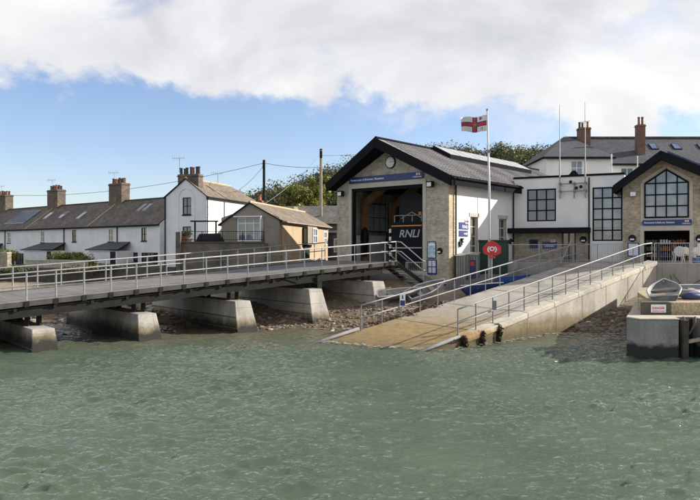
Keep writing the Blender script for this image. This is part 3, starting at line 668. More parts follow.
# doors
b=MB(); d=b.fbox(f2,3.15,3.25,-.15,-.05,zg,5.1).fbox(f2,3.95,4.05,-.15,-.05,zg,5.1).fbox(f2,3.55,3.65,-.15,-.05,zg,5.0).fbox(f2,3.25,3.95,-.15,-.05,5.0,5.1).build('door',mat('dark_red_door',(.05,.018,.014),.5),wb)
MB().fbox(f2,3.25,3.95,-.13,-.10,zg,5.0).build('pane',m_glassd,d)
fw=FX(.03)
poster('dark notice board on the stone wall under the canopy',WL,ANG_W,f2,1.02,1.62,4.0,4.62,m_dark,d=0)
o=thing('entrance_sign','blue entrance sign with small red flag under the canopy','sign',WL,ANG_W)
MB().fbox(f2,1.9,2.85,.003,.03,3.98,4.45).build('board',m_blue,o); text('Lifeboats',.6,.13,o,f2,2.05,.031,4.12,m_signwhite)
e=MB().fbox(f2,2.45,2.75,.031,.04,4.42,4.58).build('flag_emblem',m_signwhite,o); MB().fbox(f2,2.45,2.75,.041,.044,4.48,4.52).fbox(f2,2.58,2.62,.041,.044,4.42,4.58).build('red_cross',m_red,e)
roundlamp('round black bulkhead lamp beside the dark door under the canopy',WL,ANG_W,f2,4.52,4.58,.22)
# aerial frame on the facade with its two masts
o=thing('aerial_frame','grey steel aerial bracket frame bolted to the white wall','aerial frame',WL,ANG_W)
for u in (3.08,3.98,4.68): MB().fbox(fr,u-.035,u+.035,.14,.2,7.3,8.35).build('upright',m_steelpost,o)
for z in (7.75,8.25): MB().fbox(fr,3.05,4.75,.21,.26,z-.03,z+.03).build('crossbar',m_steelpost,o)
for u in (3.08,3.98,4.68):
    for z in (7.75,8.25): MB().fbox(fr,u-.07,u+.07,.0,.14,z-.07,z+.07).build('wall_bracket',m_steelpost,o)
for u,z in ((3.76,8.36),(4.12,7.95),(4.4,8.02)): MB().disc(fr,u,.27,z,.11,.14,14,r2=.05).build('dish',m_black,o)
def mast(lbl,u,z1,yg=False):
    q=thing('radio_mast',lbl,'radio mast',WL,ANG_W,'thin radio masts on the white block')
    b=MB().tube([fr(u,.32,7.35),fr(u,.32,9.6)],.05,8); b.build('mast_tube',m_galv,q); b=MB().tube([fr(u,.32,9.6),fr(u,.32,z1)],[.035,.02],8); b.build('whip',m_galv,q)
    for zc in (7.7,8.2): MB().fbox(fr,u-.06,u+.06,.2,.37,zc,zc+.15).build('clamp',m_steelpost,q)
    if yg: MB().tube([fr(u-.4,.32,12.2),fr(u+.3,.32,12.25)],.015,5).tube([fr(u,.32,12.1),fr(u,.32,12.3)],.03,5).build('dipole',m_steelpost,q)
mast('thin plain whip mast at the left end of the aerial frame',3.08,13.45); mast('thin mast with a crossbar at the right end of the aerial frame',4.68,13.5,True)
o=thing('roof_vent','dark low hooded vent on the white block parapet','roof vent',WL,ANG_W)
MB().hexa([(3.6,.02,ZP+.13),(4.2,.02,ZP+.13),(4.2,.6,ZP+.13),(3.6,.6,ZP+.13),(3.8,.2,ZP+.42),(4.0,.2,ZP+.42),(4.0,.4,ZP+.42),(3.8,.4,ZP+.42)]).build('hood',m_anth,o)

# ------------------------------------------------------------------ gabled shop building on the right
GL=(17.05,43.75,0)
gb=thing('gabled_hall','buff stone gabled hall with pointed many paned window over a shop door','building',GL,ANG_W)
GW=5.2; gx=2.2; gzr=9.80; sl_l,sl_r=.72,.50
zg2=lambda x: gzr-(sl_l*(gx-x) if x<gx else sl_r*(x-gx))
zt=lambda u: zg2(u)-.42
b=MB(); b.wall(fr,0,GW,2.2,zt,[(1.22,3.76,zg,5.08)],.35,0,[gx]); b.build('front_wall',m_stone2,gb)
b=MB(); b.wall(SX(GW),0,9,2.2,zt(GW),[],.2); b.build('side_wall',m_stone2,gb)
b=MB(); b.wall(LX(0),-9,0,2.2,zt(0),[],.2); b.build('side_wall',m_stone2,gb)
b=MB(); 
b.slab([(-.5,-.6,zg2(-.5)),(gx,-1.1,gzr),(gx,9.3,gzr),(-.5,9.3,zg2(-.5))],.40,0,1); b.slab([(GW+.5,-.6,zg2(GW+.5)),(GW+.5,9.3,zg2(GW+.5)),(gx,9.3,gzr),(gx,-1.1,gzr)],.40,0,1)
rf=b.build('roof',[m_metalroof,m_anth],gb)
b=MB(); barge((-.52,-.6,zg2(-.5)),(gx,-1.1,gzr),.06,.5); barge((gx,-1.1,gzr),(GW+.52,-.6,zg2(GW+.5)),.06,.5); b.build('bargeboard',m_anth,rf)
b=MB(); b.tube([(-.57,-.6,zg2(-.5)-.1),(-.57,9.3,zg2(-.5)-.1)],.07,8); b.build('gutter',m_anth,rf)
b=MB()
for k in range(3):
    x0=gx+.35; q=lambda d,y,h:(x0+d,y,gzr-sl_r*(x0-gx+d)+h); y=-.4+k*1.7
    b.hexa([q(0,y,.15),q(2.2,y,.15),q(2.2,y+1.55,.15),q(0,y+1.55,.15),q(0,y,.26),q(2.2,y,.26),q(2.2,y+1.55,.26),q(0,y+1.55,.26)])
b.build('solar_panel',m_pv,rf)
b=MB(); b.fbox(FX(-1.0),gx+.1,gx+1.9,0,.03,0,0); 
# pointed window
u0,u1,z0,zs_,za=1.28,3.68,5.88,7.98,8.80; um=(u0+u1)/2
b=MB(); b.poly([fr(u0,.012,z0),fr(u1,.012,z0),fr(u1,.012,zs_),fr(um,.012,za),fr(u0,.012,zs_)])
pane=b
b=MB()
def bar(a,c,w=.09,dd=.055): b.beam(fr(a[0],dd,a[1]),fr(c[0],dd,c[1]),.07,w) if abs(a[0]-c[0])>1e-6 else b.fbox(fr,a[0]-w/2,a[0]+w/2,dd-.03,dd+.03,a[1],c[1])
bar((u0,z0),(u0,zs_)); bar((u1,z0),(u1,zs_)); bar((u0,z0+.02),(u1,z0+.02)); bar((u0,zs_),(um,za)); bar((um,za),(u1,zs_))
for k in range(1,4):
    u=u0+(u1-u0)*k/4; bar((u,z0),(u,za-abs(u-um)*(za-zs_)/(um-u0)),.075,.05)
for k in range(1,4): z=z0+(zs_-z0)*k/3; bar((u0,z),(u1,z),.075,.045)
wn=b.build('gable_window',m_anth,gb); pane.build('pane',m_glassl,wn)
b=MB(); b.fbox(fr,u0-.25,u0-.04,0,.035,z0-.1,zs_+.05).fbox(fr,u1+.04,u1+.25,0,.035,z0-.1,zs_+.05).fbox(fr,u0-.25,u1+.25,0,.05,z0-.24,z0-.04)
b.beam(fr(u0-.16,.015,zs_+.1),fr(um,.015,za+.17),.03,.2); b.beam(fr(um,.015,za+.17),fr(u1+.16,.015,zs_+.1),.03,.2); b.build('window_surround',m_dress,gb)
b=MB(); b.fbox(fr,1.0,1.22,-.2,.04,zg,5.08).fbox(fr,3.76,3.98,-.2,.04,zg,5.08).fbox(fr,1.0,3.98,-.2,.05,5.08,5.38); b.build('door_surround',m_dress,gb)
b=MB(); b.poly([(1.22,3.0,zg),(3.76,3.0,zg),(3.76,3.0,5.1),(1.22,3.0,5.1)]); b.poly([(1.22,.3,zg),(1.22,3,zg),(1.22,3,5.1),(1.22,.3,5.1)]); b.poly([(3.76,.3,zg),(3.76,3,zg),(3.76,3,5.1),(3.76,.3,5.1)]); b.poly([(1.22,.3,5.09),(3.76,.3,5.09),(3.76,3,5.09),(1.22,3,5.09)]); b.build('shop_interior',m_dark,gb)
ns=thing('name_board','short blue name board between the pointed window and the shop door','sign',GL,ANG_W,'blue station name boards')
MB().fbox(fr,1.14,3.86,.055,.10,5.41,5.74).build('board',m_blue,ns,bevel=.006); text(SW,1.7,.13,ns,fr,1.24,.102,5.5,m_signwhite)
e=MB().fbox(fr,3.5,3.72,.101,.105,5.59,5.69).build('flag_emblem',m_signwhite,ns); MB().fbox(fr,3.5,3.72,.1055,.108,5.625,5.655).fbox(fr,3.595,3.625,.1055,.108,5.59,5.69).build('red_cross',m_red,e)
text('Lifeboats',.45,.07,ns,fr,3.35,.102,5.47,m_signwhite)
floodlamp('grey floodlight on the buff stone left of the pointed window',GL,fr,.62,7.35,ANG_W,m_steelpost)
floodlamp('grey floodlight on the buff stone right of the pointed window',GL,fr,4.5,7.4,ANG_W,m_steelpost)
roundlamp('round black bulkhead lamp left of the shop door',GL,ANG_W,fr,.55,4.63,.22); roundlamp('round black bulkhead lamp right of the shop door',GL,ANG_W,fr,4.3,4.6,.22)
poster('blue framed white notice left of the shop door',GL,ANG_W,fr,.28,.95,3.5,4.35,m_posterw); poster('blue framed white notice right of the shop door',GL,ANG_W,fr,4.1,4.75,3.5,4.35,m_posterw)
for k in range(3):
    o=thing('merchandise_rack',('wire rack of orange goods inside the shop door','wire rack of mixed goods in the middle of the shop','wire rack of dark goods by the left shop jamb')[k],'display rack',GL,ANG_W,'display racks in the shop')
    x=(3.2,2.4,1.6)[k]; y=.9+.3*k; b=MB()
    for xx in (x-.35,x+.35): b.tube([(xx,y,zg),(xx,y,zg+1.4)],.02,6)
    for zz in (.3,.7,1.1): b.box(x-.35,x+.35,y-.1,y+.1,zg+zz,zg+zz+.02)
    b.build('stand',m_steelpost,o)
    for zz in (.32,.72,1.12):
        b=MB()
        for j in range(4): b.box(x-.3+.16*j,x-.19+.16*j,y-.09,y+.05,zg+zz,zg+zz+.2+.08*random.random())
        b.build('goods',(m_goodo,m_posterw if zz>1 else m_darkblue,m_red)[(k+int(zz*3))%3] if k<2 else m_bin,o)

# ------------------------------------------------------------------ promenade, slipway and railings
ux,uy=.735,.678; nx_,ny_=-.678,.735
def Rp(t,w=0,dz=0):
    z=.26+(.164 if t>0 else .15)*t+.2*(w/5)*(1-max(t,0)/17.7)
    return Vector((4.44+ux*t+nx_*w,28+uy*t+ny_*w,z+dz))
TT=17.7; zp=.26+.164*TT
# promenade top with retaining walls
edge=[(Rp(TT).x,Rp(TT).y),(30,33.95),(30,60),(16,60),(8.6,52),(8.55,45.0),(9.7,43.95),(Rp(TT,5).x,Rp(TT,5).y)]
b=MB(); b.prism(edge,-.5,zp,0,1); o=b.build('promenade',[m_conc,m_conc],None,bevel=.03); o['kind']='structure'
b=MB()
for t0,t1 in ((0,2.2),(2.3,9.8)): pass
# slipway
sw=thing('slipway','sloping concrete slipway running down into the sea, ochre at its wet foot','slipway',(0,0,0))
b=MB(); T0=-7.5
def quad3(t0,t1,w0,w1,ztop,zb,mb,mi=0): mb.hexa([Rp(t0,w0)*1,Rp(t1,w0),Rp(t1,w1),Rp(t0,w1)],mi)
zz=lambda t:.26+.164*t
def rprism(mb,t0,t1,w0,w1,zb,dz0,mi=0,top=None,ts=(1,)):
    a,c,d_,e=Rp(t0,w0),Rp(t1,w0),Rp(t1,w1),Rp(t0,w1)
    bot=[Vector((p.x,p.y,zb)) for p in (a,c,d_,e)]; tp=[p+Vector((0,0,dz0)) for p in (a,c,d_,e)]
    mb.hexa(bot+tp,mi,None if top is None else (mi,top,mi,mi,mi,mi))
rprism(b,T0,0,.42,5,-2,0,0); rprism(b,0,TT-.004,.42,5,-2,0,0); b.build('ramp_slab',m_concramp,sw)
b=MB(); rprism(b,0.2,TT-.004,-.06,.42,-1.6,-.14,0); b.build('side_wall',m_concwall,sw,bevel=.02)
for k in range(8):
    t0=.2+k*2.187; b=MB(); a_,c_,d_,e_=Rp(t0,-.13),Rp(t0+2.175,-.13),Rp(t0+2.175,.44),Rp(t0,.44); dn=Vector((0,0,-.136)); up=Vector((0,0,.17)); b.hexa([a_+dn,c_+dn,d_+dn,e_+dn,a_+up*.6,c_+up*.6,d_+up,e_+up]); b.build('kerb_block',m_kerb,sw,bevel=.035)
b=MB(); rprism(b,T0,0,-.02,.418,-2,-.02,0); rprism(b,0,.196,-.02,.418,-2,-.02,0); b.build('toe_wall',m_concwall,sw)
b=MB()
for k in range(5):   # bay joints of the concrete
    t=1.5+k*3.6; b.beam(Rp(t,.43,-.002),Rp(t,5,-.002),.018,.012)
b.build('bay_joint',m_quaydark,sw)
b=MB()
for t in (2.2,4.6,7,9.4,11.8,14.2): b.hexa([Rp(t,-.068),Rp(t+.03,-.068),Rp(t+.03,-.05),Rp(t,-.05),Rp(t,-.068,.165),Rp(t+.03,-.068,.165),Rp(t+.03,.43,.165),Rp(t,.43,.165)]) if False else b.beam(Rp(t,-.06,.1),Rp(t,-.06,-1.3),.02,.012)
b.build('wall_joint',m_olddwood,sw)
for w in (.2,4.9):
    MB().tube([Rp(.15 if w<1 else -1.0,w,.12),Rp(-3.0 if w<1 else -4.4,w,.08)],.075,10).build('edge_pipe',m_pipe,sw,smooth=True)
# railings of the slipway
rr=thing('slipway_railing','galvanised two rail handrail along the near right side of the slipway','railing',(0,0,0),0,'slipway handrails')
ts=[.05+1.18*k for k in range(15)]
pts=[Rp(t,.2,.10) for t in ts]+[Rp(TT+.1,.25,-.02)]
railing(rr,pts,[1.14,.57],.034)
e1=pts[-1]+Vector((0,0,1.14)); 
rl=thing('slipway_railing','galvanised two rail handrail along the far left side of the slipway','railing',(0,0,0),0,'slipway handrails')
ts=[-.9+1.3*k for k in range(15)]
pts=[Rp(t,4.85,0) for t in ts]
pts=[p if p.z<zp else Vector((p.x,p.y,zp)) for p in pts]; pts+= [Rp(TT+.9,4.85)+Vector((0,0,-(zz(TT+.9)-zp)))]
railing(rl,pts,[1.14,.57],.034)
MB().tube([Rp(15.6,4.8,.25),Rp(16.9,4.8,1.5)],.03,6).build('brace',m_galvw,rl)
o=thing('rail_sign','small blue and white notice plate clamped to the far slipway handrail','sign',(0,0,0))
pc=Rp(-.9+2.6,4.78,.86); MB().box(pc.x-.13,pc.x+.13,pc.y-.07,pc.y-.05,pc.z-.28,pc.z+.28).build('plate',m_signwhite,o); MB().box(pc.x-.11,pc.x+.11,pc.y-.078,pc.y-.072,pc.z-.26,pc.z-.02).build('blue_panel',m_blue,o); MB().box(pc.x-.03,pc.x+.03,pc.y-.078,pc.y-.072,pc.z+.05,pc.z+.22).build('figure_mark',m_blue,o)
o=thing('cable_box','small dark cable box on the near slipway handrail','cable box',(0,0,0))
pc=Rp(.05+2.36,.14,.9); MB().box(pc.x-.08,pc.x+.08,pc.y-.16,pc.y-.04,pc.z-.2,pc.z+.2).build('case',m_steelpost,o,bevel=.01)
# promenade railings with bars
def barfence(lbl,pts,z,h=1.1,group='barred promenade fences'):
    o=thing('bar_fence',lbl,'fence',(0,0,0),0,group)
    for a,c in zip(pts,pts[1:]):
        a=Vector((*a,z)); c=Vector((*c,z)); n=max(1,round((c-a).length/1.8))
        for k in range(n):
            p=a.lerp(c,k/n); q=a.lerp(c,(k+1)/n)
            MB().beam(p,p+Vector((0,0,h)),.05,.05).build('post',m_galv,o)
            b=MB(); b.beam(p+Vector((0,0,h-.02)),q+Vector((0,0,h-.02)),.045,.045); b.beam(p+Vector((0,0,.1)),q+Vector((0,0,.1)),.035,.035)
            m=max(3,int((q-p).length/.11))
            for j in range(1,m): s=p.lerp(q,j/m); b.tube([s+Vector((0,0,.1)),s+Vector((0,0,h-.03))],.0085,5)
            b.build('bar_panel',m_galv,o)
        MB().beam(c,c+Vector((0,0,h)),.05,.05).build('post',m_galv,o)
    return o
pe=lambda t:(17.45+.9*t+.02,40.05-.435*t+.1)
barfence('grey barred fence on the retaining wall in front of the shop door',[pe(0),pe(3.6),pe(9)],zp,1.15)
barfence('grey barred fence between the slipway head and the compound',[(Rp(TT,5).x-.1,Rp(TT,5).y+.15),(9.75,44.05),(8.75,45.0)],zp,1.1)
barfence('short grey barrier at the foot of the jetty stairs',[(3.3,41.2),(4.3,40.9)],2.2,1.0)
barfence('grey barred fence in front of the tall stair window',[(14.2,44.35),(16.9,43.55)],zp,1.12)
# patio chairs at the shop
def chair(lbl,px,Y,rz,m,rnd=False):
    p=P(px,262,Y); o=thing('garden_chair',lbl,'garden chair',(p.x,p.y,zp+.003),rz,'plastic garden chairs by the shop')
    b=MB().box(-.24,.24,-.22,.24,.41,.45); b.build('seat',m,o,bevel=.012)
    b=MB(); n=12
    if rnd: b.disc(FX(.24),0,0,.66,.30,.035,24)
    else:
        pts=[(-.26,.5)]+[(-.28*math.cos(math.pi*k/n),.72+.2*math.sin(math.pi*k/n)) for k in range(n+1)]+[(.26,.5)]
        b.v=[(x,.24,z) for x,z in pts]+[(x,.28,z) for x,z in pts]; k=len(pts)
        for j in range(k): b.f.append((j,(j+1)%k,k+(j+1)%k,k+j)); b.m.append(0)
        b.f+=[tuple(range(k)),tuple(range(k,2*k))]; b.m+=[0,0]
    b.build('backrest',m,o)
    for sx in (-1,1):
        for sy in (-1,1): MB().tube([(sx*.20,sy*.19,.42),(sx*.27,sy*.27,0)],[.028,.022],8).build('leg',m,o)
        MB().box(sx*.27-.03,sx*.27+.03,-.2,.26,.63,.66).box(sx*.26-.02,sx*.26+.02,-.2,-.16,.42,.63).build('armrest',m,o)
    return o
chair('white garden chair with a round back behind the barred fence',678.5,40.6,R(170),m_whitepl,True)
chair('cream garden chair with an arched back beside the round backed one',689,40.9,R(20),m_creampl)
chair('cream garden chair farthest right behind the barred fence',699,40.5,R(-15),m_creampl)
o=thing('blue_crate','blue crate beside the rightmost cream chair behind the fence','crate',(*P(697,262,39.9).xy,zp),.2); MB().box(-.2,.2,-.15,.15,.0,.3).build('crate_body',m_bluep,o,bevel=.015)

# ------------------------------------------------------------------ compound: flagpole, sign, boxes, boats
fp=P(489.3,258,41); fpz=gz(fp.x,fp.y)
o=thing('flagpole','tall white flagpole standing by the boathouse side wall','flagpole',(fp.x,fp.y,fpz))
MB().tube([(0,0,0),(0,0,6),(-.12,0,12.06-fpz)],[.085,.07,.045],12).build('pole',m_whitepl,o,smooth=True)
MB().lathe([(.02,0),(.07,.03),(.07,.09),(.02,.13)],(-.12,0,12.05-fpz),12).build('finial',m_steelpost,o); MB().box(-.14,.06,-.1,.1,9.6-fpz,9.75-fpz).build('cleat',m_steelpost,o)
# flag
fl_=thing('flag','white flag with blue edged red cross flying left from the pole','flag',(fp.x-.16,fp.y-.02,11.82)); 
nu,nv=64,40; Lf,Hf=1.55,.95
def fpt(i,j):
    s=i/nu; t=j/nv
    x=-s*Lf*.97; y=.13*math.sin(s*9+t*1.2)*s**.6+.05*math.sin(s*17)*s
    z=-t*Hf*(1-.12*s) -.24*s - .10*math.sin(s*5.0)*s + .05*math.sin(s*9+1)*s
    if t>.8: z+= .0
    return (x,y,z)
b=MB(); 
for j in range(nv+1):
    for i in range(nu+1): b.v.append(fpt(i,j))
for j in range(nv):
    for i in range(nu):
        a=j*(nu+1)+i; b.f.append((a,a+1,a+nu+2,a+nu+1))
        s=(i+.5)/nu; t=(j+.5)/nv; mi=0
        ds=abs(s-.47)*Lf; dt=abs(t-.5)*Hf
        if ds<.085 or dt<.085: mi=1
        elif ds<.15 or dt<.15: mi=2
        if ds<.13 and dt<.13: mi=3 if (ds+dt)>.07 else 4
        if (.10<s<.28 and .06<t<.24 and (s-.1)/.18>.35+abs((t-.15)/.09)*.3): mi=3 if (i+j)%3 else 1
        if t>.7 and .12<s<.24 and (i//2)%2: mi=1 if t<.9 else 0
        b.m.append(mi)
b.build('cloth',[plain('backlit_flag_white',(.56,.55,.56),.8),plain('flag_red',(.36,.03,.035),.8),plain('flag_blue',(.02,.025,.12),.8),plain('flag_umber',(.20,.08,.05),.8),plain('flag_gold',(.35,.2,.05),.8)],fl_,smooth=True)  # white cloth greyed in its base colour to suggest backlight
# red octagon
sp_=P(492,262,40.4); sz=gz(sp_.x,sp_.y)
o=thing('warning_sign','red octagonal warning sign with white symbol on a pale post','warning sign',(sp_.x,sp_.y,sz),0)
c=P(492,249.6,40.4).z-sz
MB().tube([(0,.03,0),(0,.03,c)],.035,8).build('post',m_whitepl,o)
oc=[(-.26,.42),(0,.52),(.26,.40),(.53,.16),(.50,-.22),(.22,-.34),(-.22,-.34),(-.50,-.22),(-.53,.10)][::-1]
b=MB(); b.v=[(x,-.03,c+z) for x,z in oc]+[(x,0,c+z) for x,z in oc]; n=len(oc)
for j in range(n): b.f.append((j,(j+1)%n,n+(j+1)%n,n+j)); b.m.append(0)
b.f+=[tuple(range(n)),tuple(range(n,2*n))]; b.m+=[0,0]; pl=b.build('plate',m_red,o)
text('(O)',.56,.34,o,FX(-.03),-.28,.004,c-.16,m_signwhite,bold=.05)
text('O',.10,.10,o,FX(-.03),.32,.004,c-.02,m_orange)
MB().box(-.2,.2,-.05,-.035,c-.5,c-.38).build('lower_plate',plain('faded_red',(.42,.06,.05)),o)
# green container, bins
p=P(494,262,44.2); o=thing('green_container','dark green storage container behind the warning sign','container',(p.x,p.y,gz(p.x,p.y)),ANG_B*.5)
zt_=P(494,240,44.2).z-gz(p.x,p.y); MB().box(-.85,.85,-.5,.6,0,zt_-.12).build('body',m_green,o,bevel=.02); MB().box(-.9,.9,-.55,.65,zt_-.12,zt_).build('lid',m_green,o,bevel=.02)
def locker(lbl,px0,px1,py,Y,m,blue=False):
    p=P((px0+px1)/2,262,Y); z0=gz(p.x,p.y); w=(px1-px0)/F*Y; h=P(0,py,Y).z-z0
    o=thing('storage_locker',lbl,'locker',(p.x,p.y,z0-.02),ANG_B*.45,'grey storage lockers in the compound')
    MB().hexa([(-w/2,-.4,0),(w/2,-.4,0),(w/2,.4,0),(-w/2,.4,0),(-w/2,-.4,h-.16),(w/2,-.4,h-.16),(w/2,.4,h-.02),(-w/2,.4,h-.02)]).build('body',m,o,bevel=.02)
    MB().hexa([(-w/2-.03,-.45,h-.155),(w/2+.03,-.45,h-.155),(w/2+.03,.45,h-.015),(-w/2-.03,.45,h-.015),(-w/2-.03,-.45,h-.10),(w/2+.03,-.45,h-.10),(w/2+.03,.45,h+.04),(-w/2-.03,.45,h+.04)]).build('lid',m_bin,o)
    b=MB()
    for k in range(1,4): b.box(-w/2+w*k/4-.01,-w/2+w*k/4+.01,-.41,-.402,.05,h-.2)
    b.build('seam',m_darksteel,o)
    if blue: MB().box(-w*.3,w*.3,-.42,-.405,.15,h*.75).build('blue_panel',m_darkblue,o); MB().box(-.16,.1,-.43,-.421,h*.55,h*.7).build('red_mark',m_red,o)
    return o
locker('weathered grey board locker against the sunlit corner of the white wall',457,466,253.5,41.8,m_bin)
locker('grey locker with a blue front and small red mark',468.5,479,252.5,42.2,m_steelpost,True)
# a plank fence along the compound behind the boats
o=thing('board_fence','weathered grey board fence along the compound behind the blue boats','fence',(0,0,0))
b=MB(); a=P(446,283,41.0); c=P(520,273,42.3)
for k in range(26):
    q=a.lerp(c,k/26); q2=a.lerp(c,(k+.9)/26); zb=gz(q.x,q.y); b.hexa([(q.x,q.y,zb-.1),(q2.x,q2.y,zb-.1),(q2.x,q2.y+.03,zb-.1),(q.x,q.y+.03,zb-.1)]+[(q.x,q.y,zb+.55),(q2.x,q2.y,zb+.55),(q2.x,q2.y+.03,zb+.55),(q.x,q.y+.03,zb+.55)])
b.build('boards',mat('grey_fence_board',(.20,.19,.175),.9,var=.25,scale=2,fine=.2,streak=.2),o)
# dinghies
def dinghy(lbl,loc,L,B,D,rz,pitch,roll,mo,mi,mg,upturned=False,group='dinghies drawn up by the slipway',thw=True):
    o=thing('dinghy',lbl,'dinghy',loc,0,group); o.rotation_euler=(roll+(math.pi if upturned else 0),pitch,rz)
    ns_=14; na=9
    def st(s,inset):
        x=-L/2+L*s; w=(B/2-inset)*(1-(max(0,(s-.35)/.65))**2.3)*(.84+.16*min(1,s/.35)); sheer=D*(1+.25*max(0,s-.5)**2*4*.6)
        keel=D*.04+(max(0,s-.72)/.28)**2*D*.7+inset
        w=max(w,.012)
        return [(x,w*math.sin(q)*(1 if True else 1),(keel+(sheer-keel)*(1-math.cos(q))**.85) if abs(q)<math.pi/2+.01 else 0) for q in [(-1+2*k/(na-1))*math.pi/2 for k in range(na)]]
    def skin(inset,mat_,name):
        b=MB()
        for k in range(ns_+1): b.v+=st(k/ns_,inset)
        for k in range(ns_):
            for j in range(na-1): b.f.append((k*na+j,k*na+j+1,(k+1)*na+j+1,(k+1)*na+j)); b.m.append(0)
        b.f.append(tuple(range(na))); b.m.append(0)
        return b.build(name,mat_,o,smooth=True)
    skin(0,mo,'hull'); skin(.035,mi,'inside')
    l=[Vector(st(k/ns_,0)[0]) for k in range(ns_+1)]; r_=[Vector(st(k/ns_,0)[-1]) for k in range(ns_+1)]
    MB().tube(r_[:1]+l+r_[::-1],.035,6).build('gunwale',mg,o,smooth=True)
    if thw:
        for s in (.3,.62):
            q=st(s,.03); zt_=D*.68; w=abs(q[0][1])*.93; x=-L/2+L*s; MB().box(x-.13,x+.13,-w,w,zt_,zt_+.03).build('thwart',m_olddwood,o)
    return o
def bp_(px,py,Y,dz=0): p=P(px,py,Y); return (p.x,p.y,gz(p.x,p.y)+dz)
dinghy('pale grey dinghy tilted on its side with its bow toward the posters',bp_(428,291,38.8,.30),2.3,1.15,.5,R(14),R(-20),R(24),m_greyboat,m_greyin,m_whitepl)
dinghy('grey green dinghy lying lowest near the foot of the jetty stairs',bp_(400,295,38.6,.12),2.6,1.1,.4,R(10),R(-7),R(14),m_hull_teal,m_greyin,m_creampl)
dinghy('dark green dinghy between the grey dinghy and the blue one',bp_(455,297,37.6,.1),2.2,1.0,.4,R(25),R(-6),R(5),m_green,m_greyin,m_hull_teal)
dinghy('dark blue dinghy with white gunwale beside the slipway railing',bp_(482,291,39.9,.02),2.35,1.3,.66,R(192),R(4),R(12),m_darkblue,m_bluep,m_signwhite)
dinghy('bright blue dinghy higher up beside the slipway railing',bp_(512,285,41.3,.0),2.1,1.2,.62,R(202),R(4),R(8),m_bluep,m_bluep,m_bluep)

# ------------------------------------------------------------------ quay on the right
b=MB()
q1=[(10.18,25.75),(10.36,25.0),(11.75,25.0),(11.9,25.7),(12.55,25.7),(12.6,25.15),(34,24.2),(34,33),(13.4,33.0),(11.5,28.6)]
b.prism(q1,-2,1.40); qt=thing('quay','dark weathered concrete quay with tide marks and a raised rear tier','quay',(0,0,0)); b.build('lower_block',m_concquay,qt,bevel=.04)
b=MB(); b.prism([(x+(.03 if False else 0),y) for x,y in [(10.16,25.75),(10.35,24.975),(11.77,24.975),(11.92,25.68),(12.53,25.68),(12.58,25.12),(34,24.17),(34,33),(13.4,33),(11.49,28.62)]],1.404,1.455); b.build('coping',m_quaytop,qt,bevel=.02)
b=MB(); b.prism([(11.0,26.5),(12.14,26.45),(12.14,27.2),(11.3,27.2)],1.458,1.93); b.build('dark_pier',m_quaydark,qt,bevel=.02)
b=MB(); b.prism([(12.143,26.45),(34,25.5),(34,37),(15.2,37),(13.55,33),(12.143,28.6)],1.458,1.92); b.prism([(11.32,27.203),(12.14,27.203),(12.14,29.2),(12.0,29.2)],1.458,1.90); b.build('upper_tier',m_quaytan,qt,bevel=.02)
o=thing('quay_notice','white notice with red lettering fixed to the dark end of the upper quay','notice',(0,0,0))
fq=lambda u,d,z:(u*.9991+0,26.47-(u-11.5)*.04-d,z)
MB().fbox(fq,11.38,11.94,.012,.035,1.54,1.84).build('plate',m_signwhite,o,bevel=.004); text('DANGER',.46,.10,o,fq,11.43,.036,1.66,m_red); MB().fbox(fq,11.43,11.89,.036,.038,1.58,1.605).build('red_bar',m_red,o)
o=thing('quay_ladder','dark iron ladder in the recess of the quay front','ladder',(0,0,0))
for x in (11.98,12.42): MB().box(x-.04,x+.04,25.45,25.55,-1,1.4).build('stile',m_darksteel,o)
b=MB()
for k in range(7): b.tube([(11.98,25.5,-.5+.3*k),(12.42,25.5,-.5+.3*k)],.025,6)
b.build('rungs',m_darksteel,o)
o=thing('fender_pile','dark square timber fender pile at the quay front','pile',(0,0,0)); MB().box(11.86,12.06,24.9,25.12,-1.2,1.40).build('timber',m_pile,o,bevel=.02); MB().beam((12.02,25.0,.62),(12.6,25.06,.72),.09,.12).build('waling',m_olddwood,o)
o=thing('fender_pile','pale weathered timber fender pile right of the ladder','pile',(0,0,0)); MB().box(12.56,12.74,24.92,25.10,-1.2,1.42).build('timber',m_olddwood,o,bevel=.02)
o=thing('mooring_rope','thick dark rope hanging in the quay recess','rope',(0,0,0)); MB().tube([(11.95,25.1,1.5),(11.95,24.93,1.3),(12.1,24.95,.9),(12.3,24.97,1.25),(12.38,25.1,1.5)],.04,8).build('rope_line',m_rope,o,smooth=True)
dinghy('weathered grey dinghy tipped up on the quay behind the red lettered notice',(12.72,28.25,1.93),2.1,1.25,.46,R(66),R(-14),R(-6),m_hull_pale,m_greyin,m_hull_pale,False,'dinghies on the quay')
dinghy('white dinghy at the right edge of the quay with dark blue cover',(14.6,28.6,1.95),2.6,1.2,.42,R(-5),0,R(8),m_whitepl,m_greyin,m_whitepl,False,'dinghies on the quay')
o=thing('sail_bundle','dark blue and white rolled sail cover between the quay dinghies','cover',(13.35,27.6,1.93)); b=MB(); b.tube([(-.25,0,.12),(.1,0,.16),(.4,.05,.14),(.7,.1,.12)],[.1,.15,.13,.07],10); b.build('blue_cover',m_darkblue,o,smooth=True); MB().tube([(.05,.05,.27),(.35,.08,.31),(.7,.1,.26)],[.05,.08,.05],8).build('white_roll',m_whitepl,o,smooth=True)
o=thing('anchor_chain','rusty chain looped along the grey retaining wall','chain',(0,0,0))
pw=lambda t,z:(17.45+.9*t,39.93-.435*t,z)
b=MB(); b.tube([pw(.9,2.55),pw(1.05,2.3),pw(1.25,2.05),pw(1.6,1.9),pw(2.0,2.05),pw(2.35,2.3),pw(2.5,2.42),pw(2.7,2.2)],.016,6); b.tube([pw(.75,2.5),pw(.8,2.2),pw(1.0,1.85),pw(1.25,2.05)],.016,6); b.build('links',m_rope,o,smooth=True)

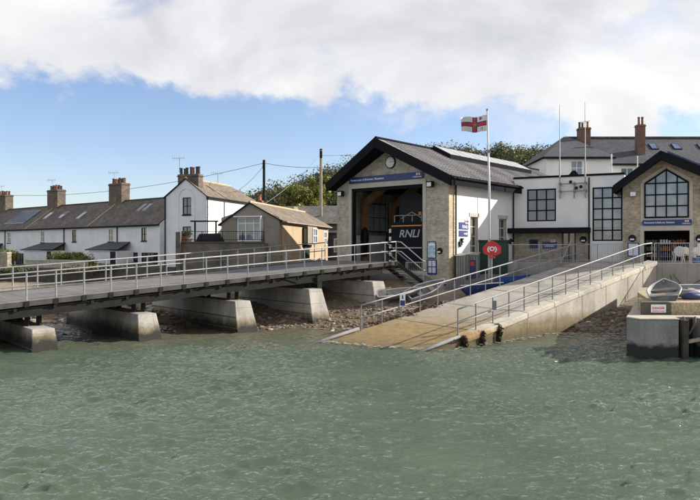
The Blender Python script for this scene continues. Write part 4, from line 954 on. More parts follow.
# ------------------------------------------------------------------ footbridge (boarding jetty)
ja=Vector((-13.5,27,1.78)); jd=Vector((.775,.632,.0691)); jn=Vector((-.632,.775,0)); JW=6.8
J=lambda t,w=0,dz=0: ja+jd*t+jn*w+Vector((0,0,dz))
JE=20.9; JS=-14
jt=thing('footbridge','long grey planked footbridge on concrete piers rising toward the boathouse','footbridge',(0,0,0))
def jbox(mb,t0,t1,w0,w1,z0,z1,mi=0): mb.hexa([J(t0,w0,z0),J(t1,w0,z0),J(t1,w1,z0),J(t0,w1,z0),J(t0,w0,z1),J(t1,w0,z1),J(t1,w1,z1),J(t0,w1,z1)],mi)
b=MB(); jbox(b,JS,JE,.06,JW-.06,-.10,0); b.build('deck',m_plank,jt)
for w0,w1 in ((-.02,.06),(JW-.06,JW+.02)):
    b=MB(); jbox(b,JS,JE,w0,w1,-.17,.035); b.build('edge_channel',m_edge,jt); b=MB(); jbox(b,JS,JE,w0+.002,w1-.002,.037,.065); b.build('kerb_strip',m_girder,jt)
for w in (.16,JW/2,JW-.2):
    b=MB(); 
    for (z0,z1,wd) in ((-.27,-.23,.16),(-.60,-.56,.18),(-.57,-.26,.02)): jbox(b,JS,JE-1,w-wd/2,w+wd/2,z0,z1)
    b.build('girder',m_darksteel,jt)
b=MB(); t=JS+1
while t<JE-1.2: jbox(b,t,t+.12,.06,JW-.06,-.35,-.104); t+=1.5
b.build('cross_beam',m_darksteel,jt)
pt=[JS+.4+1.12*k for k in range(4,33)]
pt=[t for t in pt if t<JE]; 
if JE-pt[-1]>.5: pt.append(JE-.05)
for w,nm in ((.02,'near'),(JW-.02,'far')):
    pts=[J(t,w,.04) for t in pt]
    for p,t in zip(pts,pt):
        q=MB().beam(p,p+Vector((0,0,1.12)),.055,.055).build('post',m_galv,jt)
        b=MB(); jbox(b,t-.09,t+.09,w-.075 if w<1 else w+.04,w-.04 if w<1 else w+.075,-.2,.03); b.build('foot_plate',m_darksteel,q)
    for h,n_ in ((1.12,'top_rail'),(.60,'mid_rail')):
        MB().tube([pts[0]-jd*4.5+Vector((0,0,h)),pts[-1]+Vector((0,0,h))],.033 if h>1 else .027,8).build(n_,m_galvw,jt,smooth=True)
b=MB(); jbox(b,15.2,15.5,-.03,-.022,-1.15,-.26); b.hexa([J(14.2,.1,-.62),J(16.1,.1,-.62),J(16.1,.2,-.62),J(14.2,.2,-.62),J(13.2,.1,-.26),J(16.3,.1,-.26),J(16.3,.2,-.26),J(13.2,.2,-.26)]); b.build('haunch',m_darksteel,jt)
# stairs at the end of the footbridge
sr=thing('jetty_stairs','dark steel steps with handrails at the boathouse end of the footbridge','stairs',(0,0,0))
s0=J(JE,0,0); sd=Vector((.83,.2,0)).normalized(); sn=jn
for k in range(6):
    a=s0+sd*(.26*k)+Vector((0,0,-.2*(k+1)))
    b=MB(); b.hexa([a+Vector((0,0,-.04)),a+sd*.28+Vector((0,0,-.04)),a+sd*.28+sn*1.3+Vector((0,0,-.04)),a+sn*1.3+Vector((0,0,-.04)),a,a+sd*.28,a+sd*.28+sn*1.3,a+sn*1.3]); b.build('tread',m_girder,sr)
for q in (0,1.3):
    MB().beam(s0+sn*q+Vector((0,0,-.1)),s0+sn*q+sd*1.6+Vector((0,0,-1.25)),.05,.22).build('stringer',m_darksteel,sr)
    for h,n_ in ((1.14,'top_rail'),(.6,'mid_rail')):
        MB().tube([s0+sn*q+Vector((0,0,h+.02)),s0+sn*q+sd*.25+Vector((0,0,h-.02)),s0+sn*q+sd*1.55+Vector((0,0,h-1.08)),s0+sn*q+sd*1.7+Vector((0,0,h-1.12))],.03,8).build(n_,m_galvw,sr,smooth=True)
    p=s0+sn*q+sd*1.6+Vector((0,0,-1.3)); MB().beam(p,p+Vector((0,0,1.25)),.05,.05).build('post',m_galv,sr)
# piers
PT=[(1.35,-1.1,'nearest the left edge, half in dark weed'),(5.75,-.65,'second from the left, standing in the water'),(10.5,-.65,'third from the left at the edge of the beach'),(14.9,-.5,'fourth from the left standing on stones'),(19.0,-.75,'under the boathouse end of the bridge'),(-4.2,-.8,'beyond the left end of the photo')]
for k,(t,w0,ds) in enumerate(PT):
    p=J(t,0,0); o=thing('bridge_pier','battered concrete footbridge pier '+ds,'bridge pier',(0,0,0),0,'concrete piers under the footbridge')
    zt_=p.z-1.03 if k<3 else p.z-.92; zb=-2; w1=JW+2.1
    if k>=3: zb=-.6
    def sec(z,bt): 
        g_=max(0,(zt_-z))*bt
        f_=lambda tt,ww: Vector((ja.x+jd.x*tt+jn.x*ww,ja.y+jd.y*tt+jn.y*ww,z))
        return [f_(t-.42-g_*.35,w0+.25-g_*1.15),f_(t+.42+g_*.35,w0+.25-g_*1.15),f_(t+.42+g_*.35,w1),f_(t-.42-g_*.35,w1)]
    MB().hexa(sec(zb,.30)+sec(zt_,.30)).build('pier_body',m_concpier,o,bevel=.03)
    b=MB()
    for z in ((zt_-.75),(zt_-1.25)):
        s_=sec(z,.30); n1_=(s_[3]-s_[0])
        b.beam(s_[0]-Vector((.775,.632,0))*.004,s_[3]-Vector((.775,.632,0))*.004,.02,.035)
    b.build('pour_joint',m_quaydark,o)
    for w in (.55,JW/2,JW-.6):
        for dt in (-.22,.22):
            q=Vector((ja.x+jd.x*(t+dt)+jn.x*w,ja.y+jd.y*(t+dt)+jn.y*w,zt_)); MB().beam(q,Vector((q.x,q.y,J(t+dt,w).z-.6)),.16,.16).build('bearing_leg',m_darksteel,o)

# ------------------------------------------------------------------ terrace of cottages on the left
ANG_T=math.atan2(-.62,.78); HT=13.1
zE,zRt=6.5,9.2; D=3.6; zG=1.75
def cottage(i,lbl,L0,L1,wins,low,porch,pipe,extra):
    right=Vector((-17.9,66,0)); e=Vector((-.78,.62,0))
    o=thing('terraced_cottage',lbl,'cottage',right+e*L0,ANG_T,'white terraced cottages')
    Lh=L1-L0; up=[(-u-.42,-u+.42,4.78,6.05) for u in wins]; lo=[(-u-w/2,-u+w/2,z0,z1) for (u,w,z0,z1,kd) in low]
    b=MB(); b.wall(fr,-Lh,0,zG-.4,zE-.05,up+lo,.14); b.build('front_wall',m_whitecool,o)
    b=MB(); b.wall(fb2,-Lh,0,zG-.4,zE-.05); b.build('rear_wall',m_whitecool,o)
    for x in (0,-Lh): b=MB(); b.poly([(x,0,zG-.4),(x,2*D,zG-.4),(x,2*D,zE-.1),(x,D,zRt-.12),(x,0,zE-.1)]); b.build('gable_wall',m_whitecool,o)
    b=MB(); b.slab([(-Lh+.004,-.28,zE-.2),(-.004,-.28,zE-.2),(-.004,D,zRt),(-Lh+.004,D,zRt)],.12,0,1); b.slab([(-Lh+.004,D,zRt),(-.004,D,zRt),(-.004,2*D+.28,zE-.2),(-Lh+.004,2*D+.28,zE-.2)],.12,0,1); rf=b.build('roof',[m_slatebrown,m_anth],o)
    MB().tube([(-Lh+.02,D,zRt+.02),(-.02,D,zRt+.02)],.09,8).build('ridge_tile',m_potdark,rf)
    sl=(zRt-zE+.2)/(D+.28)
    if i<2: MB().beam((-Lh+.06,-.25,zE-.2+.06),(-Lh+.06,D,zRt+.06),.16,.06).build('verge_mortar',m_leadroll,rf)
    MB().tube([(-Lh,-.34,zE-.22),(0,-.34,zE-.22)],.06,8).build('gutter',m_black,o); MB().tube([(-pipe,-.08,zE-.25),(-pipe,-.08,zG)],.05,8).build('downpipe',m_black,o)
    for k,(a,c,z0,z1) in enumerate(up): window(o,fr,a,c,z0,z1,2,2,m_upvc if k or i==2 else m_black,m_glassd if (k+i)%2 else m_glassm,-.09,.055,.04,sill=m_black)
    for (a,c,z0,z1),q in zip(lo,low):
        if q[4]=='d': 
            w=MB().fbox(fr,a,c,-.12,-.06,z0,z1).build('door',m_black,o); MB().fbox(fr,a+.2,c-.2,-.059,-.05,z1-.7,z1-.2).build('pane',m_glassd,w)
        else: window(o,fr,a,c,z0,z1,q[1]>1.6 and 4 or 2,2,m_black,m_glassd,-.09,.06,.045,sill=m_black)
    if porch:
        a,c=porch; zt_,zb_=4.72,3.95; pd=1.7
        b=MB(); b.slab([(-c-.3,-pd-.25,zb_),(-a+.35,-pd-.25,zb_),(-a-.45,-.01,zt_),(-c+1.0,-.01,zt_)],.08,0,1); pr_=b.build('porch_roof',[m_slate,m_anth],o)
        b=MB(); b.box(-c+.1,-a-.1,-pd,-.02,zG-.3,zb_-.12); b.build('porch',m_whitecool,o)
        q=MB().fbox(FX(-pd),-a-1.25,-a-.35,-.02,.02,zG,zG+2.0).build('porch_door',m_black,o)
    if extra=='sky':
        for u,s in ((Lh*.30,.42),(Lh*.62,.5),(Lh*.88,.5)):
            y=D*s; p=lambda x,yy,h:(x,yy,zE-.2+sl*(yy+.28)+h); b=MB().hexa([p(-u-.5,y-.45,0),p(-u+.25,y-.45,0),p(-u+.25,y+.55,0),p(-u-.5,y+.55,0),p(-u-.5,y-.45,.1),p(-u+.25,y-.45,.1),p(-u+.25,y+.55,.1),p(-u-.5,y+.55,.1)]); w=b.build('skylight',m_galv,rf)
            b=MB().hexa([p(-u-.44,y-.38,.1),p(-u+.19,y-.38,.1),p(-u+.19,y+.48,.1),p(-u-.44,y+.48,.1),p(-u-.44,y-.38,.115),p(-u+.19,y-.38,.115),p(-u+.19,y+.48,.115),p(-u-.44,y+.48,.115)]).build('pane',m_glassl,w)
    if extra=='one':
        for u in (Lh*.42,Lh*.5):
            y=D*.62; p=lambda x,yy,h:(x,yy,zE-.2+sl*(yy+.28)+h); b=MB().hexa([p(-u-.3,y-.45,0),p(-u+.3,y-.45,0),p(-u+.3,y+.5,0),p(-u-.3,y+.5,0),p(-u-.3,y-.45,.1),p(-u+.3,y-.45,.1),p(-u+.3,y+.5,.1),p(-u-.3,y+.5,.1)]); w=b.build('skylight',m_galvw,rf)
    if extra=='pv':
        for k in range(4):
            u=2.2+k*1.25; p=lambda x,yy,h:(x,yy,zE-.2+sl*(yy+.28)+h); b=MB().hexa([p(-u-1.1,.7,.06),p(-u,.7,.06),p(-u,2.9,.06),p(-u-1.1,2.9,.06),p(-u-1.1,.7,.12),p(-u,.7,.12),p(-u,2.9,.12),p(-u-1.1,2.9,.12)]); w=b.build('solar_panel',m_galv,rf)
            b=MB().hexa([p(-u-1.05,.76,.12),p(-u-.05,.76,.12),p(-u-.05,2.84,.12),p(-u-1.05,2.84,.12),p(-u-1.05,.76,.13),p(-u-.05,.76,.13),p(-u-.05,2.84,.13),p(-u-1.05,2.84,.13)]).build('cells',m_pv,w)
    # chimney on the left party wall
    pots=[(.06+.125*k,.5+.2*(-1)**k,(m_pot if (k+i)%3==0 else m_potdark)) for k in range(8)]
    c=chimney(o,-Lh-1.2,-Lh+1.2,D-.5,D+.55,zRt-1.0,zRt+1.95,m_brickbrown,pots,None,.55)
    aerial(c,-Lh-.9,D,zRt+1.9,1.3,.5)
    return o
fb2=lambda u,d,z:(u,2*D+d,z)
cottage(0,'white cottage at the right end of the terrace, next to the tall gabled house',0.05,12.2,(2.5,8.1),[(1.6,2.6,2.2,3.65,'w'),(3.9,.8,1.75,3.65,'d'),(10.2,1.5,2.3,3.6,'w')],(4.3,9.4),6.9,'one')
cottage(1,'white cottage with three skylights in the middle of the terrace',12.2,25.4,(2.9,9.6),[(2.3,2.2,2.2,3.6,'w'),(3.8,.7,1.75,3.6,'d'),(11.9,.9,2.2,3.5,'w')],(4.2,10.6),4.9,'sky')
cottage(2,'white cottage with solar panels at the left edge of the photo',25.4,38.5,(4.4,10.2),[(1.8,2.0,1.9,3.5,'w'),(4.6,1.2,1.75,3.5,'d'),(11.5,1.2,2.2,3.5,'w')],(5.5,10.6),5.3,'pv')
# garden walls and shrubs in front of the cottages
tp=lambda t,dist: Vector((-17.9-.78*t-.62*dist,66+.62*t-.78*dist,0))
for k,(t0,t1,h,dd) in enumerate(((1.0,11.5,1.15,7.0),(13.0,19.5,1.5,8.0),(20.8,29,1.6,8.0))):
    o=thing('garden_wall',('low grey stone garden wall before the right end cottage','buff topped stone garden wall before the middle cottage','pale stone garden wall before the left edge cottage')[k],'garden wall',(0,0,0),0,'stone garden walls of the terrace')
    a=tp(t0,dd); c=tp(t1,dd); a.z=c.z=gz(a.x,a.y)+h/2-.15; MB().beam(a,c,.4,h+.3).build('stonework',m_stone2 if k else m_stone,o); MB().beam(a+Vector((0,0,h/2+.2)),c+Vector((0,0,h/2+.2)),.48,.1).build('coping',m_dress,o)
o=thing('shore_wall','long dark stone sea wall behind the footbridge rails at left','sea wall',(0,0,0))
a=Vector((-45,60,0)); c=Vector((-8.5,43.6,0)); b=MB()
b.hexa([(-60,52,.2),(-22,47.5,.2),(-22,48.1,.2),(-60,52.6,.2),(-60,52,2.55),(-22,47.5,2.55),(-22,48.1,2.55),(-60,52.6,2.55)]); b.hexa([(-21.997,47.5,.2),(-11.3,45.2,.2),(-11.3,45.8,.2),(-21.997,48.1,.2),(-21.997,47.5,2.7),(-11.3,45.2,2.8),(-11.3,45.8,2.8),(-21.997,48.1,2.7)]); b.build('stonework',mat('dark_sea_wall',(.085,.075,.058),.95,var=.4,scale=1.5,fine=.35,fscale=8,bump=.8,bscale=8),o)
def shrub(lbl,t,dist,r,h,mats,w=None,n=900,nm='garden_shrub',base=None):
    p=base or tp(t,dist); z=gz(p.x,p.y) if base is None else base.z
    o=thing(nm,lbl,'shrub',(p.x,p.y,z),0,'shrubs in the cottage gardens')
    cl=[((random.uniform(-r,r)*.8,random.uniform(-.5,.5),h*(.45+.35*random.random())),(r*.5,.7,h*.38),n//3) for _ in range(5)]
    leaf_cloud(cl,.075,mats,w).build('foliage',mats,o)
    b=MB()
    for k in range(3): b.tube([(random.uniform(-.2,.2),0,-.1),(random.uniform(-r,r)*.5,0,h*.6)],[.05,.02],6)
    b.build('stem',m_bark,o); return o
shrub('wide bright yellow green shrub below the middle cottage porch',16.8,5.5,1.9,1.75,m_ly,(3,3,2),2000)
shrub('second yellow green shrub left of the wide one',20.5,6,1.6,1.45,m_ly,(3,3,2),1600)
shrub('long low yellow green hedge before the right end cottage',7.5,5.6,2.6,1.5,m_ly,(3,2,3),2200)
shrub('small yellow green shrub under the right cottage windows',3.0,6,1.5,1.4,m_ly,(1,2,3),1000)
shrub('dark green bush against the left edge cottage door',28,3.5,2.0,1.8,m_l,(4,1,2,1),1600)
shrub('low dark bush at the extreme left garden',34,5,2.0,1.6,m_l,(3,2,2,1),1200)
shrub('low green growth on the dark sea wall at left',0,0,2.2,.8,m_l,(2,3,3,1),900,base=Vector((-24,47.4,2.2)))
shrub('low olive growth on the dark sea wall nearer the patio',0,0,2.4,.7,m_l,(2,3,3,1),900,base=Vector((-17,46.2,2.3)))

# ------------------------------------------------------------------ tall white gabled house
ANG_H=math.atan2(-.30,.954)
wh=thing('tall_white_house','tall white house with shaded arched gable and brown stone slate roof','house',(-12.75,62,0),ANG_H)
GWd=4.05; zEh=3.9+55*62/700; zAp=3.9+72*62.5/700; SLn=11.2; 
zt=lambda u: zEh-.1+(zAp-zEh)*(1-abs(u+GWd/2)/(GWd/2))
hw=[(-2.35,-1.5,7.05,8.6),(-2.35,-1.5,4.5,6.0)]
b=MB(); b.wall(fr,-GWd,0,1.5,zt,hw,.15,0,[-GWd/2]); b.build('gable_wall',m_whitecool,wh)
b=MB(); b.wall(SX(0),0,SLn,1.5,zEh-.1,[(6.5,7.4,6.4,7.8)],.15); b.build('side_wall',m_white,wh)
b=MB(); b.wall(LX(-GWd),-SLn,0,1.5,zEh-.1); b.poly([(-GWd,SLn,1.5),(0,SLn,1.5),(0,SLn,zEh),(-GWd,SLn,zEh)]); b.build('rear_wall',m_white,wh)
b=MB(); xm=-GWd/2; yh=SLn-2.6
b.slab([(.22,-.12,zEh-.12),(.22,SLn+.2,zEh-.12),(xm,yh,zAp),(xm,-.12,zAp)],.1,0,1); b.slab([(-GWd-.22,-.12,zEh-.12),(xm,-.12,zAp),(xm,yh,zAp),(-GWd-.22,SLn+.2,zEh-.12)],.1,0,1); b.poly([(.22,SLn+.2,zEh-.12),(-GWd-.22,SLn+.2,zEh-.12),(xm,yh,zAp)],0)
rf=b.build('roof',[m_tilebrown,m_black],wh)
MB().tube([(xm,-.1,zAp+.02),(xm,yh,zAp+.02)],.09,8).build('ridge_tile',m_leadroll,rf)
b=MB(); b.tube([(.3,-.1,zEh-.2),(.3,SLn,zEh-.2)],.06,8); b.tube([(.09,.12,zEh-.25),(.09,.12,1.6)],.05,8); b.tube([(-GWd-.05,-.08,zEh-.2),(-GWd-.05,-.08,1.6)],.06,8); b.build('gutter',m_black,wh)
for (a,c,z0,z1) in hw: window(wh,fr,a,c,z0,z1,2,2,m_black,m_glassm,-.09,.07,.05,sill=m_black)
window(wh,SX(0),6.5,7.4,6.4,7.8,2,2,m_upvc,m_glassd,-.09,sill=m_upvc)
b=MB(); pts=[fr(-2.75,.02,5.2),fr(-2.75,.02,8.6)]+[fr(-1.95-.8*math.cos(math.pi*k/10),.02,8.6+.8*math.sin(math.pi*k/10)) for k in range(11)]+[fr(-1.15,.02,5.2)]; b.tube(pts,.045,6); b.build('arch_moulding',m_whitecool,wh)
pots=[(.08,.4,m_potdark),(.22,.6,m_potdark),(.36,.4,m_potdark),(.52,.6,m_potdark),(.66,.4,m_pot),(.8,.6,m_potdark),(.93,.4,m_potdark)]
c=chimney(wh,xm-1.0,xm+1.1,.3,1.1,zAp-.8,zAp+.38,m_brickbrown,pots,None,.62); aerial(c,xm-1.0,.6,zAp+.6,1.3,.2)
aerial(rf,xm+.2,yh-3,zAp,1.0,.9)

# ------------------------------------------------------------------ tan bungalow
ANG_N=math.atan2(-.22,.975)
tb=thing('tan_bungalow','tan roughcast bungalow with white glazed gable doors and corner bay','house',(-4.85,48,0),ANG_N)
TW=4.25; zEt=3.9+31*48/700; zAt=3.9+48*48.4/700; TL=13.4
zt=lambda u: zEt-.08+(zAt-zEt)*(1-abs(u+TW/2)/(TW/2)) if u>-TW/2 else zEt-.3+(zAt-zEt+.22)*(1-abs(u+TW/2)/(TW/2))
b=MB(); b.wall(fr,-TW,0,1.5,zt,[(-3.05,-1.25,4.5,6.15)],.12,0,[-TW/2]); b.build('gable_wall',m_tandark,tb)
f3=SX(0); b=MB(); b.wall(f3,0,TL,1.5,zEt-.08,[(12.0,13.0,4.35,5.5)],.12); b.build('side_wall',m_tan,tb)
b=MB(); b.wall(LX(-TW),-TL,0,1.5,zEt-.3); b.poly([(-TW,TL,1.5),(0,TL,1.5),(0,TL,zEt),(-TW/2,TL,zAt),(-TW,TL,zEt-.3)]); b.build('rear_wall',m_tan,tb)
b=MB(); b.slab([(.25,-.15,zEt-.1),(.25,TL+.2,zEt-.1),(-TW/2,TL+.2,zAt),(-TW/2,-.15,zAt)],.1,0,1); b.slab([(-TW-.2,-.15,zEt-.35),(-TW/2,-.15,zAt),(-TW/2,TL+.2,zAt),(-TW-.2,TL+.2,zEt-.35)],.1,0,1); rf=b.build('roof',[m_tilebrown,m_black],tb)
MB().tube([(-TW/2,-.12,zAt+.02),(-TW/2,TL,zAt+.02)],.08,8).build('ridge_tile',m_leadroll,rf)
b=MB(); b.tube([(.32,-.1,zEt-.18),(.32,TL,zEt-.18)],.055,8); b.tube([(.08,.35,zEt-.2),(.08,.35,2.2)],.045,8); b.build('gutter',m_olddwood,tb)
window(tb,fr,-3.05,-1.25,4.5,6.15,3,2,m_upvc,m_glassl,-.06,.09,.08,name='glazed_doors',zrows=[5.75])
# projecting porch canopy of the doors
b=MB(); b.fbox(fr,-3.15,-1.15,.0,.5,6.16,6.24); b.fbox(fr,-1.25,-1.18,0,.45,4.5,6.16); b.build('door_canopy',m_upvc,tb)
# corner bay on the sunny side
bay=MB(); bay.fbox(f3,5.6,8.2,0,.42,4.3,5.72); by=bay.build('bay',m_tandark,tb); MB().fbox(f3,5.75,7.2,.0,.1,2.0,4.28).build('dark_door',m_darksteel,tb); 
fbay=SX(.42); window(tb,fbay,6.9,8.15,4.42,5.62,2,2,m_upvc,m_glassl,.0,.09,.07,name='bay_window'); window(tb,lambda u,d,z:(u,5.6-d,z),.05,.38,4.42,5.6,1,1,m_black,m_glassd,.0,.04,name='bay_window')
window(tb,f3,12.0,13.0,4.35,5.5,2,2,m_upvc,m_glassl,-.06,.09,.07)
c=chimney(tb,-2.9,-2.45,3.2,3.7,zAt-.6,zAt+.35,m_brick,[(.5,.5,m_pot)],None,.5)
o=thing('tan_wall','square tan roughcast wall against the bungalow gable corner','wall',(0,0,0)); a=P(265,262,47.3); c=P(279,262,47.3); MB().box(a.x,c.x,47.2,47.62,1.6,P(0,228,47.3).z).build('stonework',m_tandark,o,bevel=.02)
o=thing('wood_pile','pale sawn timber heap at the foot of the bungalow wall','timber pile',(0,0,0))
for k in range(16):
    y=49.5+.35*k*.6; x=-3.75+.22*(y-48)*.9+random.uniform(-.1,.3); z=gz(x,y); MB().beam((x-.4,y,z+.5+.7*random.random()),(x+.6,y+random.uniform(-.3,.5),z+.5+.8*random.random()),.12,.1).build('timber',m_quoin if k%2 else m_olddwood,o)
# raised patio
pa=thing('patio_terrace','raised patio behind a grey brown retaining wall before the bungalow gable','patio',(0,0,0))
a=P(180,262,45.4).x; c=P(264.5,262,45.4).x; zpt=P(0,243,45.4).z
MB().box(a,c,45.4,48.0,1.0,zpt).build('retaining_wall',m_patio,pa,bevel=.02); MB().box(a-.05,c+.03,45.33,45.7,zpt+.002,zpt+.09).build('coping',m_quaydark,pa); MB().box(P(176,0,45.2).x,P(180.6,0,45.2).x,45.1,45.6,1.0,P(0,232,45.2).z).build('gate_pillar',m_patio,pa)
o=thing('patio_railing','thin black iron railing along the patio edge','railing',(0,0,0)); zr=zpt+.09
n=int((c-a)/1.1)
for k in range(n+1): MB().tube([(a+.1+(c-a-.2)*k/n,45.5,zr),(a+.1+(c-a-.2)*k/n,45.5,zr+.66)],.022,6).build('post',m_black,o)
b=MB()
for h in (.12,.66): b.tube([(a+.1,45.5,zr+h),(c-.1,45.5,zr+h)],.02,6)
b.build('rail',m_black,o); b=MB()
for k in range(int((c-a)/.14)): b.tube([(a+.1+.14*k,45.5,zr+.12),(a+.1+.14*k,45.5,zr+.66)],.007,4)
b.build('bars',m_black,o)
o=thing('covered_bench','garden furniture under a black cover behind the patio railing','covered furniture',(P(210,0,46.2).x,46.2,zpt+.002)); MB().hexa([(-.95,-.35,0),(.95,-.35,0),(.95,.4,0),(-.95,.4,0),(-.7,-.2,.62),(.8,-.25,.66),(.75,.3,.64),(-.72,.3,.6)]).build('cover',m_black,o,bevel=.12)
o=thing('pergola','dark timber pergola frame on the patio','pergola',(0,0,0)); b=MB(); x0,x1=P(195,0,47).x,P(216,0,47).x; zt_=P(0,222,47).z
for x in (x0,x1): MB().box(x-.05,x+.05,46.95,47.05,zpt,zt_).build('post',m_darksteel,o)
MB().box(x0-.3,x1+.15,46.94,47.06,zt_+.002,zt_+.1).build('beam',m_darksteel,o)
for k,(px,m) in enumerate(((184,m_pot),(189,m_tan))):
    x=P(px,0,46).x; o=thing('patio_pot',('terracotta pot with a plant at the patio left end','tan pot with a leafy plant beside the terracotta one')[k],'plant pot',(x,46,zpt+.002),0,'pots on the patio'); MB().lathe([(.13,0),(.2,.36),(.22,.4),(.16,.4)],n=14).build('pot',m,o); leaf_cloud([((0,0,.58),(.24,.24,.26),160)],.06,m_l,(2,3,3,1)).build('plant',m_l,o)

# low slate building between bungalow and boathouse
o=thing('low_slate_house','low house with grey slate roof behind the bungalow end','house',(-3.2,63,0),ANG_N*.6)
b=MB(); b.wall(fr,-6,3.2,1.5,6.3,[(.4,1.5,3.6,5.2)],.12); b.wall(SX(3.2),0,6,1.5,6.3); b.build('wall',m_tandark,o); zq=3.9+43*66/700
b=MB(); b.slab([(-6.2,-.3,6.25),(3.5,-.3,6.25),(3.5,3,zq+.1),(-6.2,3,zq+.1)],.12,0,1); b.slab([(-6.2,3,zq+.1),(3.5,3,zq+.1),(3.5,6.3,6.25),(-6.2,6.3,6.25)],.12,0,1); rf=b.build('roof',[m_slategrey,m_black],o)
b=MB(); b.beam((-1.2,-.5,6.3),(-2.2,2.2,zq-.1),.35,.2); b.build('valley',m_leadroll,rf)
window(o,fr,.4,1.5,3.6,5.2,2,2,m_upvc,m_glassm,-.08,sill=m_upvc)
o=thing('dark_lean_to','dark slate hung lean-to at the far end of the bungalow','outbuilding',(-1.75,61.6,0),ANG_N); MB().box(-.2,1.6,0,1.2,1.5,5.4).build('wall',m_slate,o); window(o,FX(0),.35,1.1,3.7,4.9,1,2,m_upvc,m_glassm,.0); MB().slab([(-.3,-.2,5.42),(1.8,-.2,5.42),(1.8,1.4,5.9),(-.3,1.4,5.9)],.1).build('roof',[m_slate,m_black],o)

# ------------------------------------------------------------------ big slate roofed house behind the station
ht=thing('slate_roofed_house','large cream house with long slate roof behind the white block','house',(0,0,0))
ze,zr,zb=13.45,16.45,6.0; x0,x1,yw,ym=20.2,26.8,72.0,74.0
b=MB(); b.wall(FX(yw),x0,x1,zb,ze,[(x0+2.5,x0+3.75,11.55,13.1)],.15); b.wall(SX(x1),yw,ym,zb,ze); b.wall(LX(x0),-86,-yw,zb,ze); b.build('wing_wall',m_cream,ht)
b=MB(); wx=[(28.6,30.0),(32.5,34.0),(36.5,38),(41,42.5)]; b.wall(FX(ym),x1,60,zb,13.0,[(a,c,10.9,12.6) for a,c in wx],.15); b.build('front_wall',m_cream,ht)
b=MB(); ax,ay=23.9,77.6
b.poly([(x0-.4,yw-.4,ze),(x1+.4,yw-.4,ze),(ax+.3,ay,zr),(ax-.2,ay,zr)],0); b.poly([(x0-.4,yw-.4,ze),(ax-.2,ay,zr),(x0-.4,86,ze)],0); b.poly([(x1+.4,yw-.4,ze),(x1+.4,ym-.3,ze),(ax+.3,ay,zr)],0)
b.poly([(x1+.3,ym-.4,13.0),(60,ym-.4,13.0),(60,78.4,zr),(ax,78.4,zr)],0); b.poly([(ax,78.4,zr),(60,78.4,zr),(60,83,13.0),(x0,86,13)],0)
b.poly([(x0-.4,yw-.4,ze),(x0-.4,yw-.38,ze-.25),(x1+.4,yw-.38,ze-.25),(x1+.4,yw-.4,ze)],1); b.poly([(x1+.3,ym-.4,13.0),(x1+.3,ym-.38,12.78),(60,ym-.38,12.78),(60,ym-.4,13.0)],1)
rf=b.build('roof',[m_slate,m_black],ht)
MB().tube([(ax+.1,78.3,zr+.03),(60,78.3,zr+.03)],.12,8).build('ridge_tile',m_brickbrown,rf)
window(ht,FX(yw),x0+2.5,x0+3.75,11.55,13.1,2,2,m_upvc,m_glassl,-.08,.09,.07,sill=m_upvc)
for a,c in wx: window(ht,FX(ym),a,c,10.9,12.6,2,2,m_upvc,m_glassm,-.08,.09,.07,sill=m_upvc)
slp=(zr-13.0)/(78.4-ym+.4)
for px,py,w in ((653.5,142,.8),(676.5,142,.85),(702,142,.8)):
    Y=76.6; x=P(px,0,Y).x; f=lambda xx,yy,h:(xx,yy,13+slp*(yy-ym+.4)+h); b=MB().hexa([f(x-w/2,Y-.5,.02),f(x+w/2,Y-.5,.02),f(x+w/2,Y+.5,.02),f(x-w/2,Y+.5,.02),f(x-w/2,Y-.5,.1),f(x+w/2,Y-.5,.1),f(x+w/2,Y+.5,.1),f(x-w/2,Y+.5,.1)]); w_=b.build('skylight',m_anth,rf)
    MB().hexa([f(x-w/2+.07,Y-.43,.1),f(x+w/2-.07,Y-.43,.1),f(x+w/2-.07,Y+.43,.1),f(x-w/2+.07,Y+.43,.1),f(x-w/2+.07,Y-.43,.115),f(x+w/2-.07,Y-.43,.115),f(x+w/2-.07,Y+.43,.115),f(x-w/2+.07,Y+.43,.115)]).build('pane',m_glassb,w_)
chimney(ht,P(578.5,0,77).x,P(589.5,0,77).x,76.6,77.6,zr-1.4,P(0,128,77).z,m_brick,[(.12,.5,m_potdark),(.38,.5,m_brick),(.85,.5,m_pot)],None,.65,'chimney')
c=chimney(ht,P(636.3,0,75.6).x,P(644,0,75.6).x,75.2,76.0,zr-2.6,P(0,125,75.6).z,m_brick,[(.32,.5,m_pot),(.78,.5,m_brickbrown)],None,.85,'chimney')
MB().tube([P(611.5,154,71.5),P(611.5,176,71.5)],.08,8).build('soil_pipe',m_upvc,ht); MB().tube([P(637.5,156,73.5),P(637.5,180,73.5)],.06,8).build('downpipe',m_upvc,ht)

